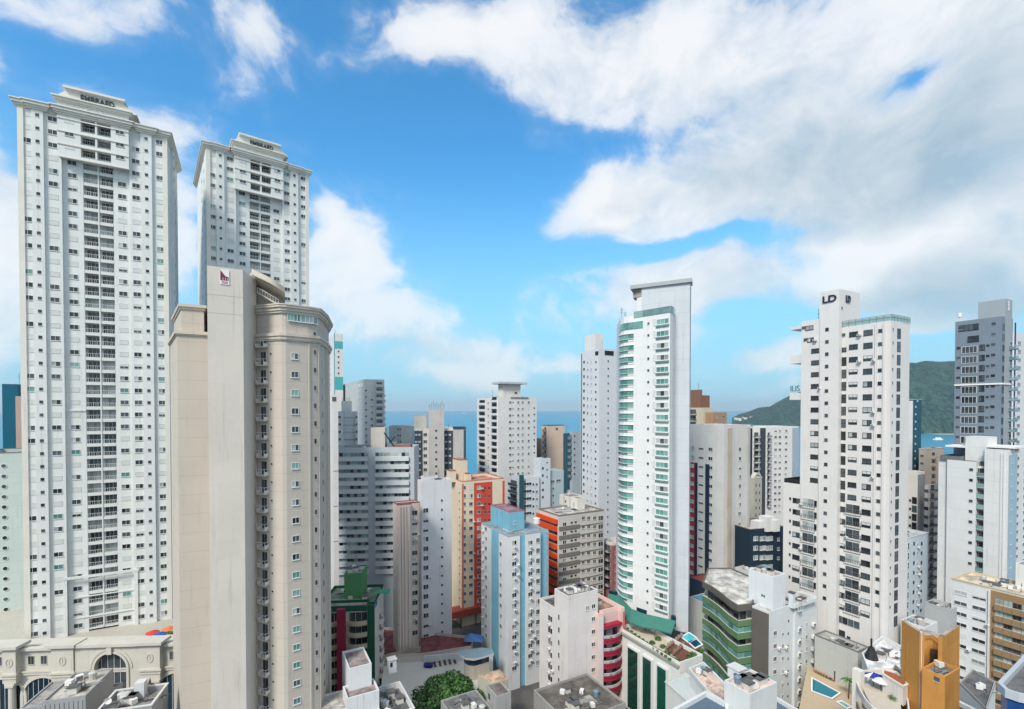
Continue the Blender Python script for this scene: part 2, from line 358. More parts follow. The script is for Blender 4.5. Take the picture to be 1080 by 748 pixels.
class B:
    """one building; local frame: x along its street front (receding right), y along its side (receding left)"""
    def __init__(s, name, label, px, py, Z, yaw=61.3, cat='apartment building', group='apartment buildings filling the city centre', detail=None):
        C = P(px, py, Z); s.C = Vector((C.x, C.y, 0)); s.ang = R_(90-yaw); s.zt = C.z; s.Z = Z
        s.root = tag(empty(name, s.C, s.ang), label, cat, group)
        s.U = Vector((math.cos(s.ang), math.sin(s.ang))); s.V = Vector((-s.U.y, s.U.x))
        s.pend = []; s.detail = (Z < 118) if detail is None else detail
    def loc(s, p):   # world -> local
        d = Vector((p[0]-s.C.x, p[1]-s.C.y)); return Vector((d.dot(s.U), d.dot(s.V), p[2]))
    def on(s, px, py, face):   # ray / vertical plane through face line (A,B) -> (t along, z)
        A, Bp = face
        r = ray(px, py); o = s.loc(CAM); d = Vector((Vector((r.x, r.y)).dot(s.U), Vector((r.x, r.y)).dot(s.V), r.z))
        e = Vector((Bp[0]-A[0], Bp[1]-A[1])); L = e.length; e = e/L; n = Vector((e.y, -e.x))
        den = d.x*n.x+d.y*n.y
        k = ((A[0]-o.x)*n.x+(A[1]-o.y)*n.y)/den
        q = o+d*k
        return (q.x-A[0])*e.x+(q.y-A[1])*e.y, q.z, L
    def at(s, px, py, z):      # ray / horizontal plane -> local x,y
        r = ray(px, py); k = (z-HCAM)/r.z; return s.loc(CAM+r*k)
    def plan(s, px, Z, py=500): return tuple(s.loc(P(px, py, Z))[:2])
    def z(s, py, Z=None): return P(540, py, Z or s.Z).z
    def blk(s, px, py, Z, xl=None, xr=None, wl=None, wr=None, z0=0.0, mat=None, R=(), L=(), E=(), roof=None, par=.9, name='wall', cop=None, z1=None, pym=None, pmat=None, rn='roof'):
        c = s.loc(P(px, py, Z)); x0, y0 = c.x, c.y; z1 = c.z if z1 is None else z1; pm = (py+60) if pym is None else pym
        big = 500
        if xr is not None: wr = s.on(xr, pm, ((x0, y0), (x0+big, y0)))[0]
        if xl is not None: wl = -s.on(xl, pm, ((x0, y0), (x0, y0-big)))[0]
        x1, y1 = x0+wr, y0+wl
        def steps(lst, face):
            out = []
            for (a, b_, dep) in lst:
                Lh = s.on(a, pm, face)[2]
                ta = s.on(a, pm, face)[0] if a is not None else 0
                tb = s.on(b_, pm, face)[0] if b_ is not None else Lh
                ta, tb = sorted((max(0, ta), min(Lh, tb)))
                out.append((ta, tb, dep))
            return sorted(out)
        FR = ((x0, y0), (x1, y0)); FE = ((x1, y0), (x1, y1)); FB = ((x1, y1), (x0, y1)); FL = ((x0, y1), (x0, y0))
        def fix(lst, f):
            o = []
            for (a, b_, d_) in lst:
                if isinstance(a, str): a = None
                o.append((a, b_, d_))
            return o
        st = {'R': steps_safe(steps, R, FR, s, pm), 'E': steps_safe(steps, E, FE, s, pm), 'B': [], 'L': steps_safe(steps, L, FL, s, pm)}
        pts = []
        for nm, (A, Bp) in (('R', FR), ('E', FE), ('B', FB), ('L', FL)):
            e = Vector((Bp[0]-A[0], Bp[1]-A[1])); Lh = e.length; e /= Lh; inn = Vector((-e.y, e.x))
            g = lambda t, d: (A[0]+e.x*t+inn.x*d, A[1]+e.y*t+inn.y*d)
            if not (st[nm] and st[nm][0][0] < .05): pts.append(g(0, 0))
            prev = None
            for (a, b_, d_) in st[nm]:
                if prev is not None and abs(prev-a) < .05: pass
                elif a >= .05: pts.append(g(a, 0))
                pts.append(g(a, d_)); pts.append(g(b_, d_))
                prev = b_
                if b_ <= Lh-.05 and not any(abs(q[0]-b_) < .05 for q in st[nm]): pts.append(g(b_, 0))
        zr = z1-par
        m = MB(); m.prism(pts, z0, zr, mat, top=False, bottom=z0 > 1); m.obj(name, s.root)
        rf = MB(); rf.quad([(p[0], p[1], zr-.004) for p in pts], roof or ROOF); rf.obj(rn, s.root)
        if par > 0:
            ring(pts, zr, z1, .22, pmat or mat, .0).obj('parapet', s.root)
            if cop: ring(pts, z1+.003, z1+.18, .34, cop, .10).obj('coping', s.root)
        return dict(R=FR, E=FE, L=FL, B=FB, st=st, x0=x0, y0=y0, x1=x1, y1=y1, z1=z1, z0=z0, zr=zr, pts=pts)
    def col(s, b, f, px, py, style='dk', w=1.5, h=1.2, dz=3.0, yb=None, n=None, off=None, dy=0, **k):
        face = b[f]; A, Bp = face
        e = Vector((Bp[0]-A[0], Bp[1]-A[1])); Lh = e.length; e /= Lh; inn = Vector((-e.y, e.x))
        d = 0
        t, z, _ = s.on(px, py, face)
        if off is None:
            for (a, b_, dep) in b.get('st', {}).get(f, []):
                if a-.02 <= t <= b_+.02: d = dep
        else: d = off
        A2 = (A[0]+inn.x*d, A[1]+inn.y*d)
        t, z, _ = s.on(px, py, (A2, (A2[0]+e.x*Lh, A2[1]+e.y*Lh)))
        if n is None:
            zb = s.on(px, yb, (A2, (A2[0]+e.x*Lh, A2[1]+e.y*Lh)))[1]; n = max(1, int((z-zb)/dz)+1)
        ang = math.atan2(e.y, e.x); loc = (A2[0]+e.x*t, A2[1]+e.y*t)
        for i in range(n):
            s.put(style, w, h, (loc[0], loc[1], z-i*dz), ang, **k)
            if style in ('mixw', 'dkw') and s.Z < 185 and random.random() < .16:
                s.put('ac', .75, .45, (loc[0]+e.x*(w*.5+.45), loc[1]+e.y*(w*.5+.45), z-i*dz-.3-random.random()*.4), ang)
    def put(s, style, w, h, loc, ang, **k):
        if k.get('g') == 'rnd': k = dict(k); k['g'] = random.choice([G_DK, G_DK, G_DK, G_CUR])
        if style in MIX:
            st = random.choices([q[0] for q in MIX[style]], [q[1] for q in MIX[style]])[0]
        else: st = style
        s.pend.append((NAMES.get(st, 'window'), st, w, h, loc, ang, k))
    def band(s, b, f, z0, z1, mat, d=.15, t0=None, t1=None, name='belt_course'):
        """a band along a face (or the stretch t0..t1 of it)"""
        A, Bp = b[f]; e = Vector((Bp[0]-A[0], Bp[1]-A[1])); L = e.length; e /= L
        t0 = 0 if t0 is None else t0; t1 = L if t1 is None else t1
        m = MB(); m.box(t0, t1, -d, 0.0, z0, z1, mat)
        return m.obj(name, s.root, (A[0], A[1], 0), math.atan2(e.y, e.x))
    def done(s):
        groups = {}
        for q in s.pend: groups.setdefault(q[0], []).append(q)
        for nm, lst in groups.items():
            def size(q):
                p = Vector((q[4][0], q[4][1])); wp = Vector((s.C.x, s.C.y))+s.U*p.x+s.V*p.y
                return q[2]*q[3]/(wp.length_squared+(q[4][2]-HCAM)**2)
            lst.sort(key=size, reverse=True)
            for q in lst[:100]:
                main, subs, cache = lib_piece(q[1], q[2], q[3], **q[6])
                if not s.detail:
                    if 'all' not in cache:
                        a = MB(); a.add(main, (0,0,0), 0)
                        for _, x in subs: a.add(x, (0,0,0), 0)
                        cache['all'] = a.mesh(nm)
                    o = bpy.data.objects.new(nm, cache['all']); COL.objects.link(o); o.parent = s.root
                    o.location = q[4]; o.rotation_euler = (0, 0, q[5])
                else:
                    if 'm' not in cache: cache['m'] = main.mesh(nm); cache['s'] = [(a, x.mesh(a)) for a, x in subs]
                    o = bpy.data.objects.new(nm, cache['m']); COL.objects.link(o); o.parent = s.root
                    o.location = q[4]; o.rotation_euler = (0, 0, q[5])
                    for a, me in cache['s']:
                        c = bpy.data.objects.new(a, me); COL.objects.link(c); c.parent = o
            if len(lst) > 100:
                m = MB()
                for q in lst[100:]:
                    main, subs, _ = lib_piece(q[1], q[2], q[3], **q[6]); m.add(main, q[4], q[5])
                    for _, x in subs: m.add(x, q[4], q[5])
                o = m.obj(nm, s.root); o['kind'] = 'stuff'
    def clutter(s, b, n=4, seed=0, tank=True, ant=0):
        rr = random.Random(seed*31+7); w_, d_ = b['x1']-b['x0'], b['y1']-b['y0']; zr = b['zr']
        if s.detail: n = int(n*2.4)
        for i in range(n):
            m = MB(); x = b['x0']+w_*rr.uniform(.18, .78); y = b['y0']+d_*rr.uniform(.18, .78)
            k = rr.choice(['ac', 'tank', 'duct', 'pipe', 'ac', 'duct']); tk = plain('blue_water_tank', (104, 128, 146), .6) if rr.random() < .35 else plain('grey_water_tank', (178, 178, 174), .6)
            if k == 'ac':
                m.box(-.5, .5, -.4, .4, .1, .9, ACM); m.box(-.4, .4, -.42, -.4005, .2, .8, FR_G); m.obj('air_conditioner', s.root, (x, y, zr), rr.uniform(0, 3))
            elif k == 'tank':
                m.cyl(0, 0, 0, 1.1, .5, .6, tk); m.cyl(0, 0, 1.103, 1.3, .62, .3, tk); m.obj('water_tank', s.root, (x, y, zr))
            elif k == 'duct':
                m.box(-.6, .6, -.6, .6, 0, 1.0, COP); m.box(-.75, .75, -.75, .75, 1.003, 1.15, ROOF_D); m.obj('vent_shaft', s.root, (x, y, zr))
            else:
                m.tube((0,0,.3), (rr.uniform(2, 4), rr.uniform(-1, 1), .3), .09, FR_G); m.tube((0,0,.0), (0,0,1.2), .08, FR_G); m.obj('roof_pipe', s.root, (x, y, zr))
        for i in range(2 if s.Z < 170 else 0):
            m = MB(); x = b['x0']+w_*rr.uniform(.1, .6); y = b['y0']+d_*rr.uniform(.1, .6)
            m.box(0, w_*rr.uniform(.12, .3), 0, d_*rr.uniform(.12, .3), 0, .03+.01*i, roofm(rr.choice([(150, 146, 140), (104, 100, 96), (176, 172, 164)]))); m.obj('roof_patch', s.root, (x, y, zr))
            m = MB(); m.tube((0, 0, .12), (w_*.3, rr.uniform(-1, 1), .12), .05, FR_D, 4); m.obj('roof_cable', s.root, (b['x0']+w_*rr.uniform(.1, .5), b['y0']+d_*rr.uniform(.2, .8), zr))
        for i in range(ant): s.antenna(b['x0']+w_*rr.uniform(.2, .8), b['y0']+d_*rr.uniform(.2, .8), b['z1'], rr.uniform(2.5, 5))
    def antenna(s, x, y, z, h=3.0, arms=3):
        m = MB(); m.tube((0,0,-1.2), (0,0,h), .06, FR_G)
        for i in range(arms):
            zz = h*(.55+.15*i); m.box(-.5, .5, -.04, .04, zz, zz+.06, FR_G)
        m.obj('antenna', s.root, (x, y, z))
    def dish(s, x, y, z, r=.7):
        m = MB(); m.tube((0,0,0), (0,0,.9), .06, FR_G)
        i = len(m.v); k = m.m(ACM); n = 12
        m.v.append((0, .15, 1.2))
        for a in range(n): t = 2*math.pi*a/n; m.v.append((r*math.cos(t), -.15, 1.2+r*math.sin(t)))
        for a in range(n): m.f.append((i, i+1+a, i+1+(a+1) % n)); m.mi.append(k)
        m.obj('satellite_dish', s.root, (x, y, z), random.uniform(0, 3))
    def text(s, txt, size, loc, ang, mat, depth=.12, name='lettering', sx=1.0, bold=0.0):
        cu = bpy.data.curves.new('t', 'FONT'); cu.body = txt; cu.size = size; cu.extrude = depth; cu.align_x = 'CENTER'; cu.align_y = 'CENTER'; cu.offset = bold
        o = bpy.data.objects.new('t', cu); COL.objects.link(o)
        dg = bpy.context.evaluated_depsgraph_get(); me = bpy.data.meshes.new_from_object(o.evaluated_get(dg))
        bpy.data.objects.remove(o); me.materials.clear(); me.materials.append(mat)
        q = bpy.data.objects.new(name, me); COL.objects.link(q); q.parent = s.root
        q.location = loc; q.rotation_euler = (R_(90), 0, ang); q.scale = (sx, 1, 1); return q
def steps_safe(steps, lst, face, s, pm):
    out = []
    Lh = math.hypot(face[1][0]-face[0][0], face[1][1]-face[0][1])
    for (a, b_, dep) in lst:
        ta = 0 if a == 'a' else (Lh if a == 'b' else s.on(a, pm, face)[0])
        tb = 0 if b_ == 'a' else (Lh if b_ == 'b' else s.on(b_, pm, face)[0])
        ta, tb = sorted((ta, tb)); ta = max(0, ta); tb = min(Lh, tb)
        if tb-ta > .05: out.append((ta, tb, dep))
    return sorted(out)
def offset_poly(pts, d):
    n = len(pts); out = []
    for i in range(n):
        p0 = Vector(pts[i-1]); p1 = Vector(pts[i]); p2 = Vector(pts[(i+1) % n])
        e1 = (p1-p0); e2 = (p2-p1)
        if e1.length < 1e-4 or e2.length < 1e-4: out.append(tuple(p1)); continue
        e1.normalize(); e2.normalize(); n1 = Vector((-e1.y, e1.x)); n2 = Vector((-e2.y, e2.x))
        b = n1+n2; k = max(.3, 1+n1.dot(n2)); q = p1+b*(d/k); out.append((q.x, q.y))
    return out
def ring(pts, z0, z1, th, mat, out=0.0):
    pts = [tuple(p[:2]) for p in pts]
    o = offset_poly(pts, -out) if out else pts; i_ = offset_poly(pts, th-out)
    m = MB(); k = m.m(mat); n = len(pts)
    m.v = [(p[0], p[1], z0) for p in o]+[(p[0], p[1], z1) for p in o]+[(p[0], p[1], z0) for p in i_]+[(p[0], p[1], z1) for p in i_]
    for a in range(n):
        b = (a+1) % n
        m.f += [(a, b, n+b, n+a), (n+a, n+b, 3*n+b, 3*n+a), (2*n+b, 2*n+a, 3*n+a, 3*n+b)]; m.mi += [k]*3
        if out: m.f.append((a, 2*n+a, 2*n+b, b)); m.mi.append(k)
    return m
# ------------------------------------------------------------------ ground, sea, hills
def struct(name, m, loc=(0,0,0)): o = m.obj(name, None, loc); o['kind'] = 'structure'; return o
def ground_mat():
    m, t, b = mat_new('asphalt_and_yards'); co = t.n('ShaderNodeTexCoord').outputs['Object']
    a = t.noise(co, .03, 4, .6).outputs[0]; c = t.noise(co, .8, 4, .6).outputs[0]
    x = t.mix(t.ramp(a, .45, .6), lin((78, 78, 78)), lin((118, 114, 106))); x = t.mix(t.m('MULTIPLY', c, .4), x, lin((60, 60, 60)))
    t.l(x, b.inputs['Base Color']); b.inputs['Roughness'].default_value = .9; return m
def sea_mat():
    m, t, b = mat_new('sea_water'); co = t.n('ShaderNodeTexCoord').outputs['Object']
    a = t.noise(co, .0016, 5, .6).outputs[0]
    x = t.mix(a, lin((14, 112, 142)), lin((44, 140, 166)))
    t.l(x, b.inputs['Base Color']); b.inputs['Roughness'].default_value = .35; b.inputs['Specular IOR Level'].default_value = .35
    mp = t.n('ShaderNodeMapping'); mp.inputs['Scale'].default_value = (.05, .16, .1); t.l(co, mp.inputs[0])
    n = t.noise(mp.outputs[0], 1.0, 6, .7).outputs[0]
    bp = t.n('ShaderNodeBump'); bp.inputs['Strength'].default_value = .9; bp.inputs['Distance'].default_value = 1.6
    t.l(n, bp.inputs['Height']); t.l(bp.outputs[0], b.inputs['Normal']); return m
g = MB(); g.quad([(-3000, -400, 0), (900, -400, 0), (900, 460, 0), (200, 430, 0), (-200, 520, 0), (-3000, 900, 0)], ground_mat())
g.quad([(900, -400, 0), (3000, -400, 0), (3000, 940, 0), (1700, 900, 0), (1100, 760, 0), (900, 460, 0)], ground_mat()); struct('ground', g)
g = MB(); g.quad([(-24000, -600, -1.2), (24000, -600, -1.2), (24000, 25000, -1.2), (-24000, 25000, -1.2)], sea_mat()); struct('sea', g)
def hill_mat():
    m, t, b = mat_new('forested_slope'); co = t.n('ShaderNodeTexCoord').outputs['Object']
    a = t.noise(co, .012, 6, .7).outputs[0]; c = t.noise(co, .06, 5, .75).outputs[0]
    x = t.mix(t.ramp(c, .38, .62), lin((16, 50, 60)), lin((52, 94, 84))); x = t.mix(t.m('MULTIPLY', t.ramp(a, .48, .66), .6), x, lin((70, 104, 92)))  # blue-teal base carries part of the distance haze in its colour
    t.l(x, b.inputs['Base Color']); b.inputs['Roughness'].default_value = .95
    bp = t.n('ShaderNodeBump'); bp.inputs['Strength'].default_value = 1; bp.inputs['Distance'].default_value = 16
    t.l(c, bp.inputs['Height']); t.l(bp.outputs[0], b.inputs['Normal']); return m
HM = hill_mat()
from mathutils import noise as mn
def hill(name, prof, D, depth, nx=160, ny=28, z_base=-1.0, bump=10):
    """ridge whose skyline passes through profile points (px,py) at distance D"""
    m = MB(); k = m.m(HM)
    xs = [p[0] for p in prof]
    def sky(px):
        for (a, b_) in zip(prof, prof[1:]):
            if a[0] <= px <= b_[0]: f = (px-a[0])/(b_[0]-a[0]); f2 = f; return a[1]+(b_[1]-a[1])*f2
        return prof[-1][1]
    for i in range(nx+1):
        px = xs[0]+(xs[-1]-xs[0])*i/nx; top = P(px, sky(px), D); h = max(2.0, top.z)
        rr = ray(px, 430); dx = rr.x
        for j in range(ny+1):
            f = j/ny                       # 0 front foot .. 1 back foot
            yy = D+(f-.5)*depth*2*min(1, .25+h/170)
            s = math.sin(math.pi*f)**.85
            n_ = mn.fractal(Vector((dx*yy*.006, yy*.006, 3.3)), 1.0, 2.0, 5)
            z = z_base+(h-z_base)*s*(1+.0*f)+n_*bump*s*(.15+abs(math.cos(math.pi*f)))*1.6
            m.v.append((dx*D+(dx*(yy-D)), yy, z))
    for i in range(nx):
        for j in range(ny):
            a = i*(ny+1)+j; m.f.append((a, a+ny+1, a+ny+2, a+1)); m.mi.append(k)
    o = m.obj(name); o['kind'] = 'structure'
    for p in o.data.polygons: p.use_smooth = True
    return o
def haze():
    m = bpy.data.materials.new('haze_air'); m.use_nodes = True; t = m.node_tree; t.nodes.clear()
    v = t.nodes.new('ShaderNodeVolumePrincipled'); v.inputs['Color'].default_value = (.86, .93, 1, 1); v.inputs['Density'].default_value = 5.0e-5; v.inputs['Anisotropy'].default_value = .2
    o = t.nodes.new('ShaderNodeOutputMaterial'); t.links.new(v.outputs[0], o.inputs['Volume'])
    g = MB(); g.box(-24500, 24500, -1200, 25500, -3, 420, m); h = g.obj('haze'); h['kind'] = 'stuff'
haze()
hill('headland', [(772, 441), (779, 437), (790, 434), (800, 430), (812, 429), (822, 423), (832, 418), (845, 413), (858, 409), (880, 404), (905, 398), (930, 392)], 2900, 500)
hill('hill', [(880, 425), (905, 407), (930, 393), (945, 386), (958, 384), (974, 381), (990, 382), (1008, 381), (1040, 378), (1080, 384), (1130, 392), (1250, 404)], 2100, 480, bump=16)
g = MB(); g.quad([P(945, 461, 1)[:0] or (1380, 1560, -.9), (2200, 1500, -.9), (2200, 1640, -.9), (1380, 1640, -.9)], plain('beach_sand', (176, 164, 140), .9)); struct('beach', g)
# ------------------------------------------------------------------ the two tall cream towers with pediments
T1W = wall((212, 215, 212), 3); T1T = wall((214, 212, 202)); LETM = plain('dark_lettering', (24, 34, 46), .5)
def rect(x0, x1, y0, y1): return [(x0, y0), (x1, y0), (x1, y1), (x0, y1)]
def pediment_tower(b, top, base, nlow, D_=20.0):
    W_ = 28.0
    pts = [(0,0),(2.4,0),(2.4,-.5),(4.5,-.5),(4.5,0),(7.5,0),(7.5,.8),(11.2,.8),(11.2,2.4),(16.9,2.4),(16.9,.8),(20.2,.8),(20.2,0),(22.5,0),(22.5,-.5),(24.8,-.5),(24.8,0),(W_,0),(W_,6),(W_+.5,6),(W_+.5,9),(W_,9),(W_,D_),(0,D_)]
    m = MB(); m.prism(pts, base, top, T1W, top=False, bottom=False); m.obj('wall', b.root)
    m = MB(); m.quad([(p[0], p[1], top-.01) for p in pts], ROOF_L); m.obj('roof', b.root)
    # cornice in three growing steps
    R0 = [(0,0),(2.0,0),(2.0,-.5),(5.0,-.5),(5.0,0),(7.0,0),(7.0,-1.0),(20.4,-1.0),(20.4,0),(22.1,0),(22.1,-.5),(25.2,-.5),(25.2,0),(W_,0),(W_,D_),(0,D_)]
    m = MB()
    for (z0, z1, o) in ((top-.9, top-.55, .25), (top-.547, top-.1, .5), (top-.097, top+.5, .85), (top+.503, top+.75, 1.1)):
        r = ring(R0, z0, z1, 1.4+o, T1T, o); m.add(r, (0,0,0), 0)
    m.obj('cornice', b.root)
    m = MB(); m.prism(offset_poly(R0, -.3), top+.1, top+.9, T1T, top=ROOF_L); m.obj('roof_slab', b.root)
    # projecting centre block over the top floors
    zc = top-10.6
    m = MB()
    for (x0, x1) in ((7.1, 11.25), (16.85, 20.3)): m.box(x0, x1, -1.0, .79, zc, top+2.0, T1W)
    m.box(11.255, 16.845, -1.0, .5, top-.6, top+2.0, T1W)
    for i in range(3): m.box(11.255, 16.845, -1.0, .5, zc+i*3-.2+.0, zc+i*3+.55, T1W)
    m.box(13.9, 14.25, -.98, .5, zc+.55, top-.6, T1W)
    m.obj('centre_block', b.root)
    for i in range(4):
        q = MB(); q.box(7.0, 20.4, -1.18, -1.0, zc+i*3-.25, zc+i*3+.0, T1T); q.obj('belt_course', b.root)
    m = MB()
    for (z0, z1, o) in ((top+2.0, top+2.3, .3), (top+2.303, top+2.8, .6), (top+2.803, top+3.1, .9)): m.box(7.1-o, 20.3+o, -1-o, 10+o, z0, z1, T1T)
    m.obj('cornice', b.root)
    m = MB()  # recessed field + medallion
    m.box(7.8, 19.6, -1.06, -1.0, top+.25, top+.35, T1T); m.box(7.8, 19.6, -1.06, -1.0, top+1.75, top+1.85, T1T)
    for i in range(24):
        a = 2*math.pi*i/24; cx, cz = 13.7+1.5*math.cos(a), top+.8+1.3*math.sin(a); m.box(cx-.2, cx+.2, -1.16, -1.0, cz-.18, cz+.18, T1T)
    m.obj('medallion', b.root)
    m = MB(); m.box(8.6, 19.4, -.6, 9, top+3.1, top+5.1, T1T)
    for (z0, z1, o) in ((top+5.1, top+5.4, .35), (top+5.403, top+5.9, .75)): m.box(9.0-o, 19.0+o, -.6-o, 9+o, z0, z1, T1T)
    pr = [(19.4, -.6), (21.6, -.6), (19.4, -.6)]
    i = len(m.v); k = m.m(T1T)   # sloping shoulders either side
    for (xa, xb, s) in ((19.403, 22.0, 1), (8.597, 6.5, 1)):
        i = len(m.v); m.v += [(xa, -.6, top+3.1), (xb, -.6, top+3.1), (xa, -.6, top+5.0), (xa, 9, top+3.1), (xb, 9, top+3.1), (xa, 9, top+5.0)]
        m.f += [(i, i+1, i+2), (i+3, i+5, i+4), (i+1, i+4, i+5, i+2), (i, i+3, i+4, i+1)]; m.mi += [k]*4
    m.obj('pediment', b.root)
    b.text('EMBRAED', 1.75, (14.4, -.72, top+4.1), 0, LETM, .1, sx=.84, bold=.02)
    # windows floor by floor
    zs = []; z = top-2.1
    while z > base+2.2:
        zs.append(z); z -= 3.0
        if 79.5 < z < 81.5: z -= 1.9
    def drop(zz): return zz
    for i, zz in enumerate(zs):
        if i >= nlow: break
        up = i < 3
        for (t, d, st, w_, h_) in ((1.45, 0, 't1b', 1.7, 1.15), (3.5, -.5, 'hole', .65, .7), (6.0, 0, 't1b', 1.7, 1.15),
                                   (9.2, -1.0 if up else .8, 't1', 1.7, 1.15), (18.6, -1.0 if up else .8, 't1', 1.7, 1.15),
                                   (21.5, 0, 't1', 1.6, 1.15), (23.7, -.5, 'hole', .65, .7), (26.4, 0, 't1', 1.6, 1.15)):
            b.put(st, w_, h_, (t, d, zz), 0)
        b.put('hole', .7, .9, (W_+.5, 7.5, zz), R_(90)); b.put('t1b', 1.4, 1.1, (W_, 14, zz), R_(90))
        b.put('hole', .7, .9, (0, 6, zz), R_(-90)); b.put('t1b', 1.4, 1.1, (0, 13, zz), R_(-90))
        fz = zz-1.15
        for t in (12.6, 15.5):
            b.put('loggia', 2.7, 3.0, (t, .82 if not up else .52, fz), 0, c=T1W, d=1.5, sp=.55, rm=FR_W, g='rnd')
        if not up: b.put('panel', .25, 2.99, (14.05, .82, fz+1.5), 0, c=T1W, d=.1)
    q = MB()
    for z0 in (top-30, 79.8, 52): q.box(0, 7.4, -.1, 0, z0, z0+.0, T1T) if False else None
    for x in (0.55, 27.5):
        q = MB(); q.box(x-.55, x+.5, -.25, -.003, base, top-.95, T1T); q.obj('pilaster', b.root)
    q = MB(); q.box(7.5, 11.2, .6, .797, 79.6, 80.0, T1W); q.box(-.3, 7.4, -.7, -.503, 133-.2, 133.2, T1T) if False else None; q.obj('belt_course', b.root)
    b.done()
b = B('apartment_tower', 'tallest pale tower, leftmost of the two with stepped pediments and dark lettering', 18, 108, 111)
pediment_tower(b, b.zt, 24.5, 42); T1B = b
q = MB(); q.box(6.8, 21.2, -.3, -.02, 39.4, 40.0, T1W)
for x in (6.8, 20.3): q.box(x, x+.7, -.25, .75, 24.6, 39.39, T1W)
for z0 in (29.5, 34.5): q.box(7.7, 20.2, .6, .77, z0, z0+.25, T1W)
q.obj('portal_frame', b.root)
b = B('apartment_tower', 'second pale tower with stepped pediment and lettering, rising behind the beige slab building', 217, 153, 140, yaw=53)
pediment_tower(b, b.zt, 60.0, 24, 31.0)
# ------------------------------------------------------------------ classical podium under the first tower
POD = wall((190, 187, 177)); PODD = wall((172, 169, 158))
def arch(m, cx, z0, r_in, r_out, y0, y1, mat, n=22, leg=0):
    for i in range(n):
        a0, a1 = math.pi*i/n, math.pi*(i+1)/n
        k = len(m.v); mi = m.m(mat)
        for yy in (y0, y1):
            for (r, a) in ((r_in, a0), (r_out, a0), (r_out, a1), (r_in, a1)): m.v.append((cx+r*math.cos(a), yy, z0+r*math.sin(a)))
        for q in ((0,1,2,3),(4,7,6,5),(0,4,5,1),(1,5,6,2),(2,6,7,3),(3,7,4,0)): m.f.append(tuple(k+x for x in q)); m.mi.append(mi)
    if leg:
        for s in (-1, 1):
            xa, xb = sorted((cx+s*r_in, cx+s*r_out)); m.box(xa, xb, y0, y1, z0-leg, z0-.002, mat)
def halfdisc(m, cx, z0, r, y, mat, leg, n=20):
    pts = [(cx+r, y, z0-leg)]+[(cx+r*math.cos(math.pi*i/n), y, z0+r*math.sin(math.pi*i/n)) for i in range(n+1)]+[(cx-r, y, z0-leg)]
    m.quad(list(reversed(pts)), mat)
b = B('podium_building', 'cream classical podium with round arches and columns at the tallest tower\'s foot', 0, 689, 103.5, yaw=86, cat='podium', detail=True)
X = lambda px: b.on(px, 700, ((0, 0), (500, 0)))[0]
xe = X(186)+8
m = MB(); m.box(-30, xe, 0, 6.0, 0, 26.4, POD); m.obj('wall', b.root)
DK = wall((176, 172, 160))
m = MB(); m.box(-30, xe, 6.003, 45, 0, 24.6, PODD); m.obj('terrace_deck', b.root)
m = MB()
for (z0, z1, o) in ((26.4, 26.7, .3), (26.703, 27.2, .7)): m.box(-30, xe, -o, .5, z0, z1, POD)
m.obj('cornice', b.root)
m = MB(); m.box(-30, xe, -.35, -.003, 21.3, 22.1, POD); m.box(-30, xe, -.5, -.353, 21.9, 22.25, POD); m.obj('belt_course', b.root)
for (a, c_) in ((9, 23), (60, 83), (152, 173)):
    x0, x1 = X(a), X(c_); m = MB(); m.box(x0, x1, -1.4, -.003, 20.2, 27.4, POD)
    for (z0, z1, o) in ((27.4, 27.7, .3), (27.703, 28.3, .7)): m.box(x0-o, x1+o, -1.4-o, 1.5, z0, z1, POD)
    for (z0, z1, o) in ((21.2, 21.5, .2), (21.9, 22.3, .35)): m.box(x0-o, x1+o, -1.4-o, -1.403, z0, z1, POD)
    m.obj('pavilion_block', b.root)
    m = MB(); cx = (x0+x1)/2
    for i in range(16): t = 2*math.pi*i/16; m.box(cx+.62*math.cos(t)-.14, cx+.62*math.cos(t)+.14, -1.52, -1.403, 24.7+.85*math.sin(t)-.14, 24.7+.85*math.sin(t)+.14, POD)
    m.box(cx-.1, cx+.1, -1.5, -1.403, 24.2, 25.2, POD); m.obj('medallion', b.root)
    for cxx in ([cx] if a == 9 else [x0+1.0, x1-.9]):
        m = MB(); m.cyl(cxx, -.75, 0, 19.3, .75, .62, POD, 14); m.box(cxx-.85, cxx+.85, -1.55, -.01, 19.303, 19.8, POD); m.box(cxx-1.0, cxx+1.0, -1.45, -.01, 19.803, 20.197, POD); m.obj('column', b.root)
x0, x1 = X(83.3), X(151.7); m = MB(); m.box(x0, x1, -1.0, -.003, 20.2, 27.2, POD)
m = MB(); cx = X(121); zc = 22.6
# centre bay wall built round the arch opening
def bay(m, x0, x1, z0, z1, cx, zc, r, y0, y1, mat, n=24):
    prev = None
    m.box(x0, cx-r, y0, y1, z0, zc, mat); m.box(cx+r, x1, y0, y1, z0, zc, mat)
    for i in range(n):
        a0, a1 = math.pi*i/n, math.pi*(i+1)/n
        xa, xb = cx+r*math.cos(a1), cx+r*math.cos(a0); za, zb = zc+r*math.sin(a1), zc+r*math.sin(a0)
        k = len(m.v); mi = m.m(mat)
        m.v += [(xa, y0, za), (xb, y0, zb), (xb, y0, z1), (xa, y0, z1), (xa, y1, za), (xb, y1, zb), (xb, y1, z1), (xa, y1, z1)]
        for q in ((0,1,2,3),(4,7,6,5),(0,4,5,1),(3,2,6,7)): m.f.append(tuple(k+x for x in q)); m.mi.append(mi)
    m.box(x0, cx-r, y0, y1, zc+.001, z1, mat); m.box(cx+r, x1, y0, y1, zc+.001, z1, mat)
bay(m, x0, x1, 13, 27.2, cx, zc, 3.3, -1.1, -.003, POD); m.obj('centre_bay', b.root)
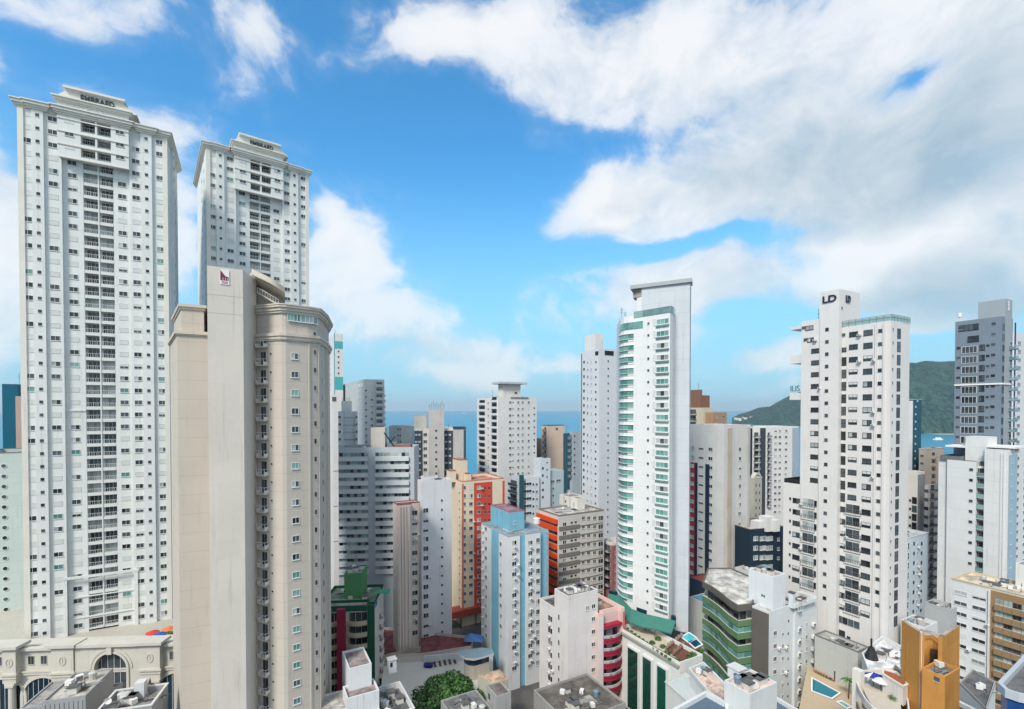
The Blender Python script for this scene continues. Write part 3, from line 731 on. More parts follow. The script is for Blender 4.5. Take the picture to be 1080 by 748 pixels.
m = MB(); arch(m, cx, zc, 3.3, 3.8, -1.35, -1.1, POD, leg=8); arch(m, cx, zc, 4.0, 4.5, -1.25, -1.1, POD); m.box(cx-.5, cx+.5, -1.7, -1.1, zc+3.2, zc+5.3, POD); m.obj('arch_trim', b.root)
m = MB(); halfdisc(m, cx, zc, 3.28, -.1, G_DK, 12); 
for i in range(-2, 3): m.box(cx+i*1.3-.04, cx+i*1.3+.04, -.18, -.11, zc-12, zc+math.sqrt(max(.1, 3.2**2-(i*1.3)**2)), FR_W)
m.box(cx-3.25, cx+3.25, -.17, -.11, zc-1.4, zc-1.3, FR_W); m.obj('arched_window', b.root)
m = MB()
for (z0, z1, o) in ((27.2, 27.5, .3), (27.503, 28.1, .7)): m.box(x0, x1, -1.1-o, 1.0, z0, z1, POD)
m.obj('cornice', b.root)
for px in (2, 33, 46.5, 58.5, 182): b.put('dk', 1.3, 1.9, (X(px), 0, 24.4), 0, fr=PODD)
for px in (5, 46, 187):
    cx = X(px); m = MB(); arch(m, cx, 16.6, 4.0, 4.6, -.35, -.003, POD, leg=12); m.obj('arch_trim', b.root)
    m = MB(); halfdisc(m, cx, 16.6, 3.98, -.02, G_NAVY, 14); 
    for i in range(-3, 4): m.box(cx+i*1.05-.04, cx+i*1.05+.04, -.08, -.03, 3, 16.6+math.sqrt(max(.05, 3.9**2-(i*1.05)**2)), FR_W)
    m.obj('arched_window', b.root)
b.done(); PODB = b; b.root.location.z = 1.3
# ------------------------------------------------------------------ beige slab building (nearest)
BGS = wall((207, 200, 190), 0, .8, 1.0); BG = wall((186, 178, 167), 3.02, .8, .8); BGD = wall((190, 183, 171), 0, .8, .9); BGT = wall((192, 184, 171), 0, .7, .9)  # wings darker than the slab: their shaded look is put into the colour
b = B('apartment_building', 'beige building with a tall blank slab, small maroon emblem and curved roof canopy', 298, 352, 78.9, yaw=66, detail=True)
pl = lambda px, Z: b.plan(px, Z, 520)
def edgeface(pts, i): return (pts[i], pts[(i+1) % len(pts)])
def polybody(b, pts, z0, z1, mat, name='wall', par=.9, roof=None, cop=None, pmat=None):
    m = MB(); m.prism(pts, z0, z1-par, mat, top=False, bottom=z0 > 1); m.obj(name, b.root)
    m = MB(); m.quad([(p[0], p[1], z1-par-.004) for p in pts], roof or ROOF); m.obj('roof', b.root)
    if par > 0: ring(pts, z1-par, z1, .25, pmat or mat).obj('parapet', b.root)
    if cop: ring(pts, z1+.003, z1+.2, .4, cop, .12).obj('coping', b.root)
    d = {('e%d' % i): edgeface(pts, i) for i in range(len(pts))}; d['pts'] = pts; d['zr'] = z1-par; d['z1'] = z1; d['z0'] = z0; d['st'] = {}
    xs = [p[0] for p in pts]; ys = [p[1] for p in pts]; d.update(x0=min(xs), x1=max(xs), y0=min(ys), y1=max(ys)); return d
zw = 80+(432-352)/F*78.9
wing = [pl(272, 80.6), pl(298, 78.9), pl(302.5, 79.1), pl(326, 81.3), pl(336, 82.6), pl(343, 88), pl(348.5, 98), pl(346, 102), pl(262, 98), pl(262, 82)]
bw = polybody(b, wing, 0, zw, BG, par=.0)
slab = [pl(220.5, 72.8), pl(258, 75.2), pl(272, 81.0), pl(268, 90), pl(225, 88)]
bs = polybody(b, slab, 0, 80+(432-281)/F*73, BGS, name='blank_slab', par=.4)
lw = [pl(181, 88), pl(188.5, 75.6), pl(221, 77.4), pl(232, 100), pl(186, 100)]
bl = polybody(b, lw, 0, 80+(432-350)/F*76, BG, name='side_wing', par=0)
def stack(pts, z, specs, name, mat=BGT):
    m = MB()
    for (a, c_, o) in specs: m.prism(offset_poly(pts, -o), z+a, z+c_, mat)
    return m.obj(name, b.root)
stack(wing, zw, [(-1.1, -.9, .2), (-.897, -.4, .32), (-.397, .1, .5)], 'cornice')
up = offset_poly(wing, .15)
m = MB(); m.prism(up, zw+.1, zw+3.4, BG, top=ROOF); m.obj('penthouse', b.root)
stack(wing, zw+3.4, [(.0, .35, .15), (.353, .85, .35), (.853, 1.2, .6), (1.203, 1.4, .7)], 'cornice')
zl = bl['z1']
stack(lw, zl, [(-.6, -.4, .15), (-.397, .1, .35)], 'cornice')
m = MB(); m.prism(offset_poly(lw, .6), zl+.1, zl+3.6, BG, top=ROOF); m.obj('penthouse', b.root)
stack(offset_poly(lw, .6), zl+3.6, [(0, .35, .2), (.353, .8, .4)], 'cornice')
# ribs near the far corner, light corner strips
m = MB()
for (f, t0, t1, d) in (('e3', 0.02, .3, .12), ('e4', .1, .5, .15), ('e5', 1.2, 1.8, .18), ('e5', 4.0, 4.5, .18)):
    A, Bp = bw[f]; e = Vector((Bp[0]-A[0], Bp[1]-A[1])).normalized(); ang = math.atan2(e.y, e.x)
    q = MB(); q.box(t0, t1, -d, 0, 0, zw-1.15, BGT); m.add(q, (A[0], A[1], 0), ang)
m.obj('pilaster', b.root)
b.col(bw, 'e2', 310.6, 356.5, 'bt', 1.15, 1.05, dz=3.02, yb=748, fr=FR_W)
b.col(bw, 'e3', 332, 353, 'hole', .35, .8, dz=3.02, yb=745)
b.col(bw, 'e4', 340, 366, 'hole', .6, .9, dz=3.02, yb=745)
b.col(bw, 'e2', 310, 335, 'teal', 2.0, 1.2, n=1, mull=3); b.col(bw, 'e2', 322, 336.5, 'pale', 2.6, 1.25, n=1, mull=3); b.col(bw, 'e3', 331, 338, 'pale', 1.4, 1.2, n=1, mull=1)
# narrow balconies in the corner beside the slab
A, Bp = bw['e0']
b.col(bw, 'e0', 278, 366, 'balc', 1.75, 2.9, dz=3.02, yb=748, c=BGD, d=.9, rail=FR_W, ph=1.0)
b.col(bw, 'e0', 285.5, 354, 'hole', .3, .3, dz=3.02, yb=745)
# emblem on the slab
A, Bp = bs['e0']; t, z, L = b.on(237, 293, bs['e0'])
e = Vector((Bp[0]-A[0], Bp[1]-A[1])).normalized(); ang = math.atan2(e.y, e.x); inn = Vector((-e.y, e.x))
MAR = plain('maroon_paint', (120, 20, 62), .6); WHT = plain('white_paint', (226, 224, 222), .6, 0, .03)
m = MB(); m.box(-.6, .6, -.10, .0, -1.05, 1.15, WHT); k = m.m(MAR)
i = len(m.v); m.v += [(-.57, -.13, 1.1), (-.57, -.13, -.45), (.5, -.13, -.45), (.5, -.13, .1), (.1, -.13, .2)]; m.f.append((i, i+1, i+2, i+3, i+4)); m.mi.append(k)
for x in (-.25, .05, .35): m.box(x, x+.06, -.14, -.131, -.42, -.05, WHT)
m.box(-.4, .4, -.12, -.10, -.72, -.62, MAR); m.box(-.4, .4, -.12, -.10, -.9, -.82, MAR)
m.obj('emblem', b.root, (A[0]+e.x*t, A[1]+e.y*t, z), ang)
m = MB()
for py in (312, 331):
    zz = b.on(237, py, bs['e0'])[1]; m.box(0, L, -.02, 0, zz, zz+.05, BGD)
m.obj('joint_line', b.root, (A[0], A[1], 0), ang)
# curved canopy over the roof stair
m = MB(); zt = zw+4.9
n = 14; pa = pl(268, 81.5); pb = pl(303, 84.5); k = m.m(BGT); k2 = m.m(BGD)
for i in range(n+1):
    f = i/n; px = 268+34*f; zc = P(px, 288+19*f**.8+7*math.sin(math.pi*f)*.0, 82).z
    a = pl(px, 79.5-1.5*math.sin(math.pi*f)); c_ = pl(px-6*(1-f), 87+2*f)
    th = .9
    m.v += [(a[0], a[1], zc), (c_[0], c_[1], zc), (c_[0], c_[1], zc-th), (a[0], a[1], zc-th)]
for i in range(n):
    o = i*4
    for (p, q) in ((0, 1), (1, 2), (2, 3), (3, 0)): m.f.append((o+p, o+4+p, o+4+q, o+q)); m.mi.append(k)
m.f += [(0, 1, 2, 3), (n*4+3, n*4+2, n*4+1, n*4)]; m.mi += [k, k]
m.obj('roof_canopy', b.root)
m = MB(); c0, c1, c2, c3 = pl(273, 83), pl(294, 84), pl(292, 90), pl(272, 90)
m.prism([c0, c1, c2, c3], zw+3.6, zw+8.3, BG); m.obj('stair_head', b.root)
m = MB()
for i in range(9):
    f = i/8; p = pl(273+22*f, 80.6); zz = P(273+22*f, 303+13*f, 80.6).z; m.box(p[0]-.04, p[0]+.04, p[1]-.04, p[1]+.04, zz-.9, zz, FR_W)
    if i: m.tube((pp[0], pp[1], zp), (p[0], p[1], zz), .06, FR_W); m.tube((pp[0], pp[1], zp-.9), (p[0], p[1], zz-.9), .16, BGT)
    pp, zp = p, zz
m.obj('roof_stair', b.root)
b.done()
# ------------------------------------------------------------------ far left
TEAL = wall((10, 92, 116), 0, .6); PGR = wall((184, 196, 190), 3)
b = B('apartment_building', 'dark teal tower behind the tallest pale tower, at the very edge of the frame', 2, 405, 178)
k = b.blk(2, 405, 178, xr=19.5, wl=14, mat=TEAL, pym=450); b.clutter(k, 1, 3, ant=1); b.done()
b = B('apartment_building', 'beige strip of a tower squeezed between the dark teal and the tallest pale tower', 16.2, 418, 175)
k = b.blk(16.2, 418, 175, xr=24, wl=10, mat=wall((186, 160, 146)), pym=450); b.done()
b = B('apartment_building', 'pale green building with a column of round windows beside the tallest tower', -30, 479, 126)
k = b.blk(-30, 479, 126, xr=25, wl=18, mat=PGR, pym=560, roof=ROOF_D, cop=wall((120, 124, 120)))
def rndwin():
    m = MB(); n = 14
    for (r, y, mt) in ((.62, -.12, FR_W), (.48, -.14, G_DK)):
        i = len(m.v); kk = m.m(mt)
        m.v += [(r*math.cos(2*math.pi*q/n), y, r*math.sin(2*math.pi*q/n)) for q in range(n)]+[(r*math.cos(2*math.pi*q/n), .02, r*math.sin(2*math.pi*q/n)) for q in range(n)]
        m.f.append(tuple(i+q for q in range(n))); m.mi.append(kk)
        for q in range(n): m.f.append((i+q, i+(q+1) % n, i+n+(q+1) % n, i+n+q)); m.mi.append(kk)
    return m.mesh('round_window')
rw = rndwin(); t, z, _ = b.on(4, 491.5, k['R'])
for i in range(17):
    o = bpy.data.objects.new('round_window', rw); COL.objects.link(o); o.parent = b.root; o.location = (t, 0, z-i*2.75)
b.done()
# low grey roofs in the bottom-left corner
CG = wall((150, 152, 154), 0, .85, 1.4)
b = B('rooftop_building', 'grey concrete building with stained roof and ribbed wall below the classical podium', 44, 737, 74, yaw=74, cat='building', detail=True)
k = b.blk(44, 740, 74, wr=5.6, wl=8.5, mat=CG, par=.3, roof=roofm((168, 164, 156)), pym=745)
m = MB()
for i in range(9): m.box(.3+i*.6, .42+i*.6, -.08, 0, 10, k['z1']-.6, CG)
m.obj('rib', b.root)
k2 = b.blk(20, 748, 75, xr=44, wl=8, mat=CG, par=.2, roof=roofm((140, 138, 134)), pym=748)
k3 = b.blk(86, 750, 78, xr=104, wl=8, mat=CG, par=.3, roof=roofm((150, 148, 144)), pym=748)
k4 = b.blk(100, 753, 70, xr=160, wl=6, mat=CG, par=.8, roof=roofm((120, 118, 116)), pym=750, cop=COP)
m = MB(); m.box(0, 1.3, 0, 1.3, 0, 2.4, wall((196, 198, 200))); m.obj('roof_hatch', b.root, (k4['x0']+3.2, k4['y0']+4.2, k4['zr']))
for i in range(5):
    q = MB(); q.box(-.9, .9, -.06, .06, 0, .12, ROOF_D); q.obj('roof_batten', b.root, (k4['x0']+2+i*1.3, k4['y0']+2+i*.4, k4['zr']+.05), .5)
b.dish(k4['x0']+1.2, k4['y0']+1.0, k4['z1'], .5); b.clutter(k4, 4, 5); b.clutter(k, 3, 8); b.done()
# ------------------------------------------------------------------ middle of the picture
WH = wall((208, 208, 206)); WHC = wall((210, 206, 198)); WHB = wall((186, 196, 202)); GR1 = wall((150, 156, 160)); GR2 = wall((120, 126, 132))
GRD = wall((58, 66, 76)); CRM = wall((214, 196, 166)); CRM2 = wall((206, 178, 150))
# teal and white tower peeping out behind the beige building
b = B('apartment_tower', 'slim white and teal striped tower just behind the beige slab building', 353, 352, 265)
k = b.blk(353, 352, 265, xl=345, xr=362, mat=WH, pym=420)
TL = plain('teal_cladding', (8, 108, 124), .4); TLL = plain('pale_teal_cladding', (70, 166, 166), .4)
zt = k['z1']
b.put('panel', 1.9, 60, (k['x0'], k['y0']+1.0, zt-30+.5), R_(-90), c=TL)
for z0, h in ((zt-6, 4), (zt-27, 7)): b.put('panel', k['x1']-.1, h, (k['x1']/2, 0, z0), 0, c=TLL)
b.put('panel', 2.6, 12, (0, k['y1']-1.5, zt-27), R_(-90), c=TLL)
b.col(k, 'L', 348, 362, 'hole', .8, .8, dz=3, yb=415); b.col(k, 'R', 357, 365, 'hole', .8, 1.0, dz=3, yb=410); b.antenna(k['x0']+1, k['y0']+5, zt, 3); b.done()
b = B('apartment_building', 'plain white narrow building between the beige slab building and the grey balconies', 351, 416, 150)
k = b.blk(351, 416, 150, xl=343, xr=357, mat=WH, pym=500); b.col(k, 'R', 352.5, 421, 'hole', 1.2, 1.3, n=1)
for z0 in (k['z1']-24, k['z1']-35, k['z1']-46): b.band(k, 'R', z0, z0+.3, GR1, .06)
b.done()
b = B('apartment_building', 'grey building with rounded right-hand balconies and two white roof panels', 384, 400, 225)
k = b.blk(384, 400, 225, xl=355, xr=405, mat=wall((178, 184, 184), 3), R=[(396, 'b', -1.0)], pym=440)
b.put('panel', 5.5, 1.6, (k['x0'], k['y0']+4.5, k['z1']-2.6), R_(-90), c=WH); b.put('panel', 4.0, 1.6, (k['x0'], k['y0']+11, k['z1']-2.6), R_(-90), c=WH)
b.col(k, 'R', 386, 412, 'hole', .7, .8, dz=3, yb=470); b.col(k, 'R', 392, 415, 'mixw', 1.2, 1.1, dz=3, yb=470)
b.col(k, 'R', 400, 408, 'balc', 3.4, 2.9, dz=3, yb=470, c=wall((180, 184, 184)), d=1.2); b.col(k, 'L', 379, 415, 'mixw', 1.0, 1.0, dz=3, yb=470); b.done()
k2 = None
b = B('apartment_building', 'pale building with rounded balconies on its sea side behind the grey panelled one', 398, 412, 246)
k = b.blk(398, 412, 246, xl=393, xr=404, mat=WH, pym=440); b.col(k, 'R', 402, 418, 'balc', 4.0, 2.9, dz=3, yb=460, c=WH); b.done()
b = B('apartment_building', 'light grey building with slanted dark balconies and small roof house', 376, 432, 196, yaw=72)
k = b.blk(354, 434, 195, xr=377.5, wl=12, mat=wall((192, 198, 200)), pym=460, R=[(362, 375, 2.0)])
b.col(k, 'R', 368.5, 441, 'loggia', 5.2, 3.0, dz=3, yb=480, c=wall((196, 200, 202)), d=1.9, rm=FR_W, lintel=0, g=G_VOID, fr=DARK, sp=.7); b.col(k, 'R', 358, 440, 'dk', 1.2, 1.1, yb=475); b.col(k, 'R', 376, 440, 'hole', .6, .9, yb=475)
r = b.blk(360, 423, 200, xr=371, wl=4, z0=k['zr'], mat=WH, par=.3, pym=428, name='roof_house')
for i in range(5): b.antenna(r['x0']+.5+i*.7, r['y0']+1, r['z1'], 1.5, 1)
b.done()
# wide grey building of ribbon balconies
GB = wall((174, 182, 188)); GB2 = wall((196, 202, 206))
b = B('apartment_building', 'wide grey building of long ribbon balconies split by a plain central strip', 353, 472, 174, yaw=86)
k = b.blk(353, 472, 174, xr=437, wl=14, mat=GB, pym=540, roof=ROOF_D)
t1 = b.on(354, 520, k['R'])[0]; t2 = b.on(388.5, 520, k['R'])[0]; t3 = b.on(396, 520, k['R'])[0]; t4 = b.on(431.5, 520, k['R'])[0]
z = b.z(480, 174)
for i in range(15):
    for j, (a, c_) in enumerate(((t1, t2), (t3, t4))):
        for q in range(3):
            wq = (c_-a)/3; gl = random.choice([G_DK, G_DK, G_PALE, G_CUR])
            b.put('strip', wq-.02, 3.0, (a+wq*(q+.5), k['y0'], z-i*2.93-2.0), 0, c=GB2, g=gl, ph=1.3, d=.9, rnd=i*10+j*3+q)
zr = k['zr']
b.blk(391, 451, 180, xr=406, wl=5, z0=zr, mat=wall((190, 186, 178)), par=.3, pym=460, name='roof_house')
m = MB(); c0 = b.loc(P(408, 455, 180)); m.prism([(c0.x, c0.y), (c0.x+3.5, c0.y), (c0.x+3.5, c0.y+5), (c0.x, c0.y+5)], zr, zr+2.2, GR2); m.obj('roof_house', b.root)
m = MB(); m.tube((c0.x-1, c0.y, zr+6), (c0.x+2.5, c0.y, zr+1), .25, FR_D); m.tube((c0.x+3, c0.y, zr+4.5), (c0.x-.5, c0.y+.5, zr+.5), .2, FR_D); m.obj('fire_escape', b.root)
b.blk(416, 469, 176, xr=433, wl=5, z0=zr, mat=wall((140, 96, 84)), par=.1, pym=471, name='roof_house')
b.clutter(k, 5, 11, ant=1); b.done()
b = B('apartment_building', 'pale greenish building before the sea, beside the tower with rooftop antennas', 413, 449, 235, yaw=80)
k = b.blk(410, 450, 235, xr=436, wl=14, mat=wall((168, 184, 186), 3), pym=470, cop=WHC)
b.put('panel', 5.5, 30, (k['x1']-3.2, k['y0'], k['z1']-16), 0, c=wall((190, 190, 188)), d=.3)
for px in (420, 422.5): b.col(k, 'R', px, 453, 'hole', .7, .8, dz=3, yb=475)
b.done()
b = B('apartment_tower', 'grey tower crowned with a cluster of antennas in front of the sea', 437, 450, 205, yaw=82)
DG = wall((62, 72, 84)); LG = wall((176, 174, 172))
k = b.blk(437, 452, 205, xr=478, wl=16, mat=WHC, pym=480, R=[(445.5, 451.5, .3)])
b.put('panel', (b.on(445.5, 480, k['R'])[0]), 90, (k['x0']+b.on(445.5, 480, k['R'])[0]/2, k['y0'], k['z1']-46), 0, c=DG)
t5, t6 = b.on(468.5, 480, k['R'])[0], b.on(477.8, 480, k['R'])[0]
b.put('panel', t6-t5, 90, (k['x0']+(t5+t6)/2, k['y0'], k['z1']-46), 0, c=DG)
c = b.blk(452, 432, 203, xr=468.5, wl=8, mat=LG, par=.2, pym=480, name='core'); b.col(c, 'R', 460, 454.5, 'hole', .8, .9, dz=3.0, yb=510)
for px in (439, 442.5, 470.5, 474.5): b.col(k, 'R', px, 458.5, 'cur', .9, .6, dz=3.0, yb=505, off=-.13)
b.col(k, 'R', 448.5, 458.5, 'dk', 1.6, 1.4, dz=3, yb=505); b.col(k, 'R', 466, 466, 'dk', 1.4, 1.2, dz=3, yb=505, off=-2.1) if False else None
r = b.blk(436.5, 438, 210, xr=450, wl=5, z0=k['zr'], mat=WHC, par=.1, pym=445, name='roof_house', cop=WHC)
for i in range(9): b.antenna(c['x0']+.4+i*.75, c['y0']+1+(i % 3)*2, c['z1'], 2.2+(i*37 % 5)*.5, 2)
b.dish(k['x1']-2, k['y0']+2, k['z1']); b.clutter(k, 2, 3); b.done()
b = B('apartment_building', 'light grey narrow building joined to the antenna tower, with dark right-hand edge', 478, 451, 205, yaw=82)
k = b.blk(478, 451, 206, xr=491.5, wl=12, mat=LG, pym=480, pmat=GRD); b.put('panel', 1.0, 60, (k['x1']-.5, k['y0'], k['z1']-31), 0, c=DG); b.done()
# cream and red tower
RED = wall((190, 78, 62)); CR = wall((216, 202, 180))
b = B('apartment_tower', 'cream and terracotta red tower with stepped chimney-like top', 487, 507, 177)
k = b.blk(487, 508, 177, xl=470, xr=532, mat=CR, pym=560, roof=roofm((176, 120, 104)), pmat=CR, cop=wall((186, 110, 92)))
b.zz = None
ta, tb = b.on(500, 560, k['R'])[0], b.on(519, 560, k['R'])[0]; tc, td = b.on(530, 560, k['R'])[0], b.on(532, 560, k['R'])[0]
b.put('panel', tb-ta, k['zr']-5, ((ta+tb)/2, k['y0'], (k['zr']-5)/2+5.0), 0, c=RED); b.put('panel', td-tc, k['zr']-5, ((tc+td)/2, k['y0'], (k['zr']-5)/2+5.0), 0, c=RED, d=.2)
b.put('panel', .7, k['zr']-5, (.35, k['y0'], (k['zr']-5)/2+5.0), 0, c=wall((196, 120, 96)), d=.13)
for (px, st, w_) in ((489.5, 'dk', 1.3), (496.5, 'mixw', 1.5)): b.col(k, 'R', px, 514.5, st, w_, 1.4, dz=3.02, yb=640)
b.col(k, 'R', 505, 514.5, 'mixw', 1.5, 1.4, dz=3.02, yb=640, off=-.14)
for px in (511.5, 516): b.col(k, 'R', px, 515, 'hole', .8, .8, dz=3.02, yb=640, off=-.14)
b.col(k, 'L', 484.5, 520, 'hole', .6, .6, dz=3.02, yb=640)
c = b.blk(484.5, 485.5, 183, xl=477.5, xr=493, mat=CR, z0=k['zr'], par=.1, pym=498, name='stair_tower', cop=wall((150, 84, 70)))
c = b.blk(492, 500, 181, xl=489.5, xr=497, mat=CR, z0=k['zr'], par=.1, pym=505, name='roof_house', cop=wall((150, 84, 70)))
c = b.blk(475, 497, 181, xl=471, xr=481, mat=CR, z0=k['zr'], par=.1, pym=505, name='roof_house', cop=wall((150, 84, 70)))
b.clutter(k, 3, 19); b.done()
b = B('awning_roof', 'rust red awning roof at the foot of the cream and red tower', 470, 648, 172, cat='awning', group=None)
m = MB(); c0 = b.loc(P(470, 648, 172)); m.prism([(c0.x-4, c0.y), (c0.x+22, c0.y), (c0.x+22, c0.y+5), (c0.x-4, c0.y+5)], b.zt-2.4, b.zt, plain('rust_red_sheet', (150, 66, 48), .7)); m.obj('canopy_sheet', b.root)
m = MB()
for x in (0, 6, 12, 18): m.box(c0.x+x, c0.x+x+.3, c0.y+.5, c0.y+.8, 0, b.zt-2.403, FR_D)
m.obj('post', b.root); b.done()
# white tower with maroon roof
PK = wall((200, 188, 180)); VW = wall((206, 207, 211)); MROOF = roofm((112, 64, 70), .6)
b = B('apartment_tower', 'white and pinkish tower whose lower left wing has a maroon roof', 443, 507, 148)
k = b.blk(444.5, 507.5, 150, xl=440.5, xr=476.5, mat=VW, pym=560, roof=ROOF_L, R=[(444.5, 446, .0)])
w1 = b.blk(419.5, 533, 140, xl=414.5, xr=443.5, mat=PK, pym=580, roof=MROOF, par=.35, R=[(433.5, 'b', 1.4)], cop=wall((128, 76, 80)))
b.col(w1, 'R', 437.3, 541, 'dkw', 1.7, 1.5, dz=3.0, yb=672); 
for i in range(34): pass
b.col(w1, 'R', 437.3, 547, 'ac', .8, .5, dz=6.0, yb=660)
tq = b.on(423, 580, w1['R'])[0]
for px in (421.5, 424.5, 427.5, 431.5): b.put('panel', .35, w1['zr'], (w1['x0']+b.on(px, 600, w1['R'])[0], w1['y0'], w1['zr']/2), 0, c=PK, d=.35)
b.col(k, 'R', 449, 538.5, 'dkw', 1.7, 1.5, dz=3.0, yb=672); b.col(k, 'R', 466, 528, 'hole', .65, .65, dz=3.0, yb=672)
b.blk(447, 503, 155, xr=462, wl=3, z0=k['zr'], mat=VW, par=.1, pym=505, name='roof_house'); b.clutter(k, 3, 23, ant=1); b.done()
# white balcony tower with T-shaped roof cap
b = B('apartment_tower', 'white tower with flat overhanging roof cap in front of the open sea', 525.5, 419, 219)
k = b.blk(525.5, 419, 219, xl=503, xr=566, mat=WH, pym=470, roof=ROOF_D)
c = b.blk(530, 405, 221, xl=525.5, xr=549, z0=k['zr'], mat=WHC, par=0, pym=410, name='lift_house')
m = MB(); m.box(c['x0']-2.2, c['x1']+2.5, c['y0']-2.0, c['y1']+2.5, c['z1']+.01, c['z1']+.9, wall((176, 182, 184))); m.obj('roof_cap', b.root)
b.put('hole', 1.2, .9, (c['x0']+7.0, c['y0'], c['z1']-4), 0)
b.col(k, 'L', 508.5, 427, 'balc', 6.3, 2.9, dz=3, yb=505, c=WH, d=1.1, g=G_VOID, fr=DARK, ph=.85); b.col(k, 'L', 508.5, 425, 'panel', 6.2, 1.9, dz=3, yb=505, c=G_VOID, d=.05); b.col(k, 'L', 521.5, 424, 'balc', 5.0, 2.9, dz=3, yb=512, c=WH, d=1.0, g=G_VOID, fr=DARK, ph=.85); b.col(k, 'L', 521, 423, 'panel', 4.9, 1.9, dz=3, yb=512, c=G_VOID, d=.05)  # dark panels paint in the shade behind the side balconies
b.col(k, 'L', 515, 425, 'dkw', 1.3, 1.0, yb=505)
b.col(k, 'R', 538, 424.5, 'dkw', 1.3, 1.1, dz=3, yb=530); b.col(k, 'R', 541, 424.5, 'hole', .6, .5, dz=3, yb=520)
for px, st in ((546.5, 'dkw'), (551, 'mixed'), (557.5, 'mixw')): b.col(k, 'R', px, 424.5, st, 1.1, 1.1, dz=3, yb=500)
b.col(k, 'R', 563.5, 430.5, 'hole', .7, .7, dz=3, yb=485)
for i in range(3): b.put('panel', 3.5, .5, (k['x0']+8+i*3, k['y0']-.2, k['z1']-.1), 0, c=GR2)
b.clutter(k, 3, 29, ant=2); b.done()
# behind: brown slot, beige plain tower, teal and grey pair
b = B('apartment_building', 'dark olive brown building glimpsed between the capped white tower and the beige tower', 566, 463, 262)
k = b.blk(562, 463, 262, xr=573, wl=10, mat=wall((104, 96, 84), 3), pym=480); b.done()
b = B('apartment_tower', 'plain peach beige tower with balconies on its narrow left side', 577, 449, 248)
k = b.blk(577, 449, 248, xl=571, xr=595.5, mat=wall((206, 184, 166), 6), pym=480, cop=GRD); b.col(k, 'L', 575.3, 455, 'balc', 2.2, 2.9, dz=3, yb=490, c=wall((150, 134, 120))); b.put('hole', 1.4, 1.0, (6, 0, k['z1']-1.8), 0); b.done()
b = B('apartment_building', 'dark teal narrow building between the beige tower and the tall white tower', 596, 458, 238)
k = b.blk(599.5, 457.5, 236, xl=594, xr=605, mat=wall((46, 84, 96)), pym=480); b.col(k, 'R', 602, 462, 'dk', 1.2, 1.2, yb=500); b.clutter(k, 1, 2, ant=1); b.done()
b = B('apartment_building', 'light grey building with a black right edge beside the dark teal one', 601.5, 455, 228)
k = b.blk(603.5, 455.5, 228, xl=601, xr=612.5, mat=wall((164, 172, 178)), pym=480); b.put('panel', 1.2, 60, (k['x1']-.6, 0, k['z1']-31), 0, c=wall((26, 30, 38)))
b.col(k, 'L', 602.3, 463, 'balc', 1.6, 2.9, yb=505, c=GR2); b.col(k, 'R', 606, 460, 'hole', .8, .8, yb=505); b.done()
# stepped white building
b = B('apartment_building', 'stepped white building with a dark teal vertical fin, in front of the capped white tower', 570, 484, 200)
k = b.blk(570, 484, 200, xl=562.5, xr=580.5, mat=wall((196, 204, 210)), pym=520); b.col(k, 'R', 572.5, 494, 'hole', .9, .9, dz=3, yb=525); b.col(k, 'R', 577, 488, 'hole', .6, .6, n=3)
lw_ = b.blk(555, 503.5, 196, xl=550, xr=569, mat=wall((200, 206, 210)), pym=530)
b.col(lw_, 'R', 556.5, 510.5, 'navy', 3.6, 1.2, dz=3, yb=545, mull=2); b.col(lw_, 'R', 562.5, 511, 'hole', .8, .8, dz=3, yb=545); b.col(lw_, 'R', 566, 511, 'mixw', 1.1, 1.1, yb=545)
fn = b.blk(550, 501.5, 194, xl=547.6, xr=552.5, mat=wall((36, 80, 90)), par=.1, pym=530, name='teal_fin')
rw_ = b.blk(580.8, 497, 204, xr=594.5, wl=8, mat=wall((168, 184, 192)), pym=520)
b.col(rw_, 'R', 583, 508, 'dk', 1.8, 1.2, dz=3.1, n=1); b.col(rw_, 'R', 589, 507, 'dk', 2.4, 1.2, n=1); b.col(rw_, 'R', 583, 515.5, 'mixed', 1.3, 1.2, n=3)
bb = b.blk(547.4, 506, 199, xl=536, wr=2.2, mat=wall((176, 184, 190)), pym=530, name='balcony_wing'); b.col(bb, 'L', 542, 512, 'balc', 6, 2.9, dz=3, yb=545, c=wall((120, 140, 146)), rail=FR_G, fill=G_NAVY)
b.clutter(k, 2, 31); b.clutter(rw_, 1, 4); b.done()
# tall plain white tower
b = B('apartment_tower', 'tall slim plain white tower just left of the green-glass curved tower', 632, 367.5, 193)
k = b.blk(632, 367.5, 193, xl=612.5, xr=662, mat=wall((198, 202, 206), 0, .7, .6), pym=440)
c = b.blk(628, 352, 196, xl=617, xr=636, z0=k['zr'], mat=WH, par=.1, pym=360, name='lift_house')
b.put('vent', 4.6, 1.8, (k['x0']+b.on(642.5, 372.5, k['R'])[0], 0, b.on(642.5, 372.5, k['R'])[1]), 0, fr=FR_D)
b.put('vent', 2.0, 1.6, (0, 1.5, k['z1']-1.8), R_(-90), fr=FR_D)
b.col(k, 'R', 641.5, 381, 'hole', .6, .7, dz=3, yb=570); b.col(k, 'L', 628.5, 382, 'hole', .8, .8, dz=3, yb=555)
for px, st in ((616, 'hole'), (620, 'mixw'), (624, 'cur')): b.col(k, 'L', px, 382, st, 1.0, 1.1, dz=3, yb=545)
b.put('panel', .5, 90, (0, k['y1']-.6, k['z1']-46), R_(-90), c=GRD, d=.05); b.done()
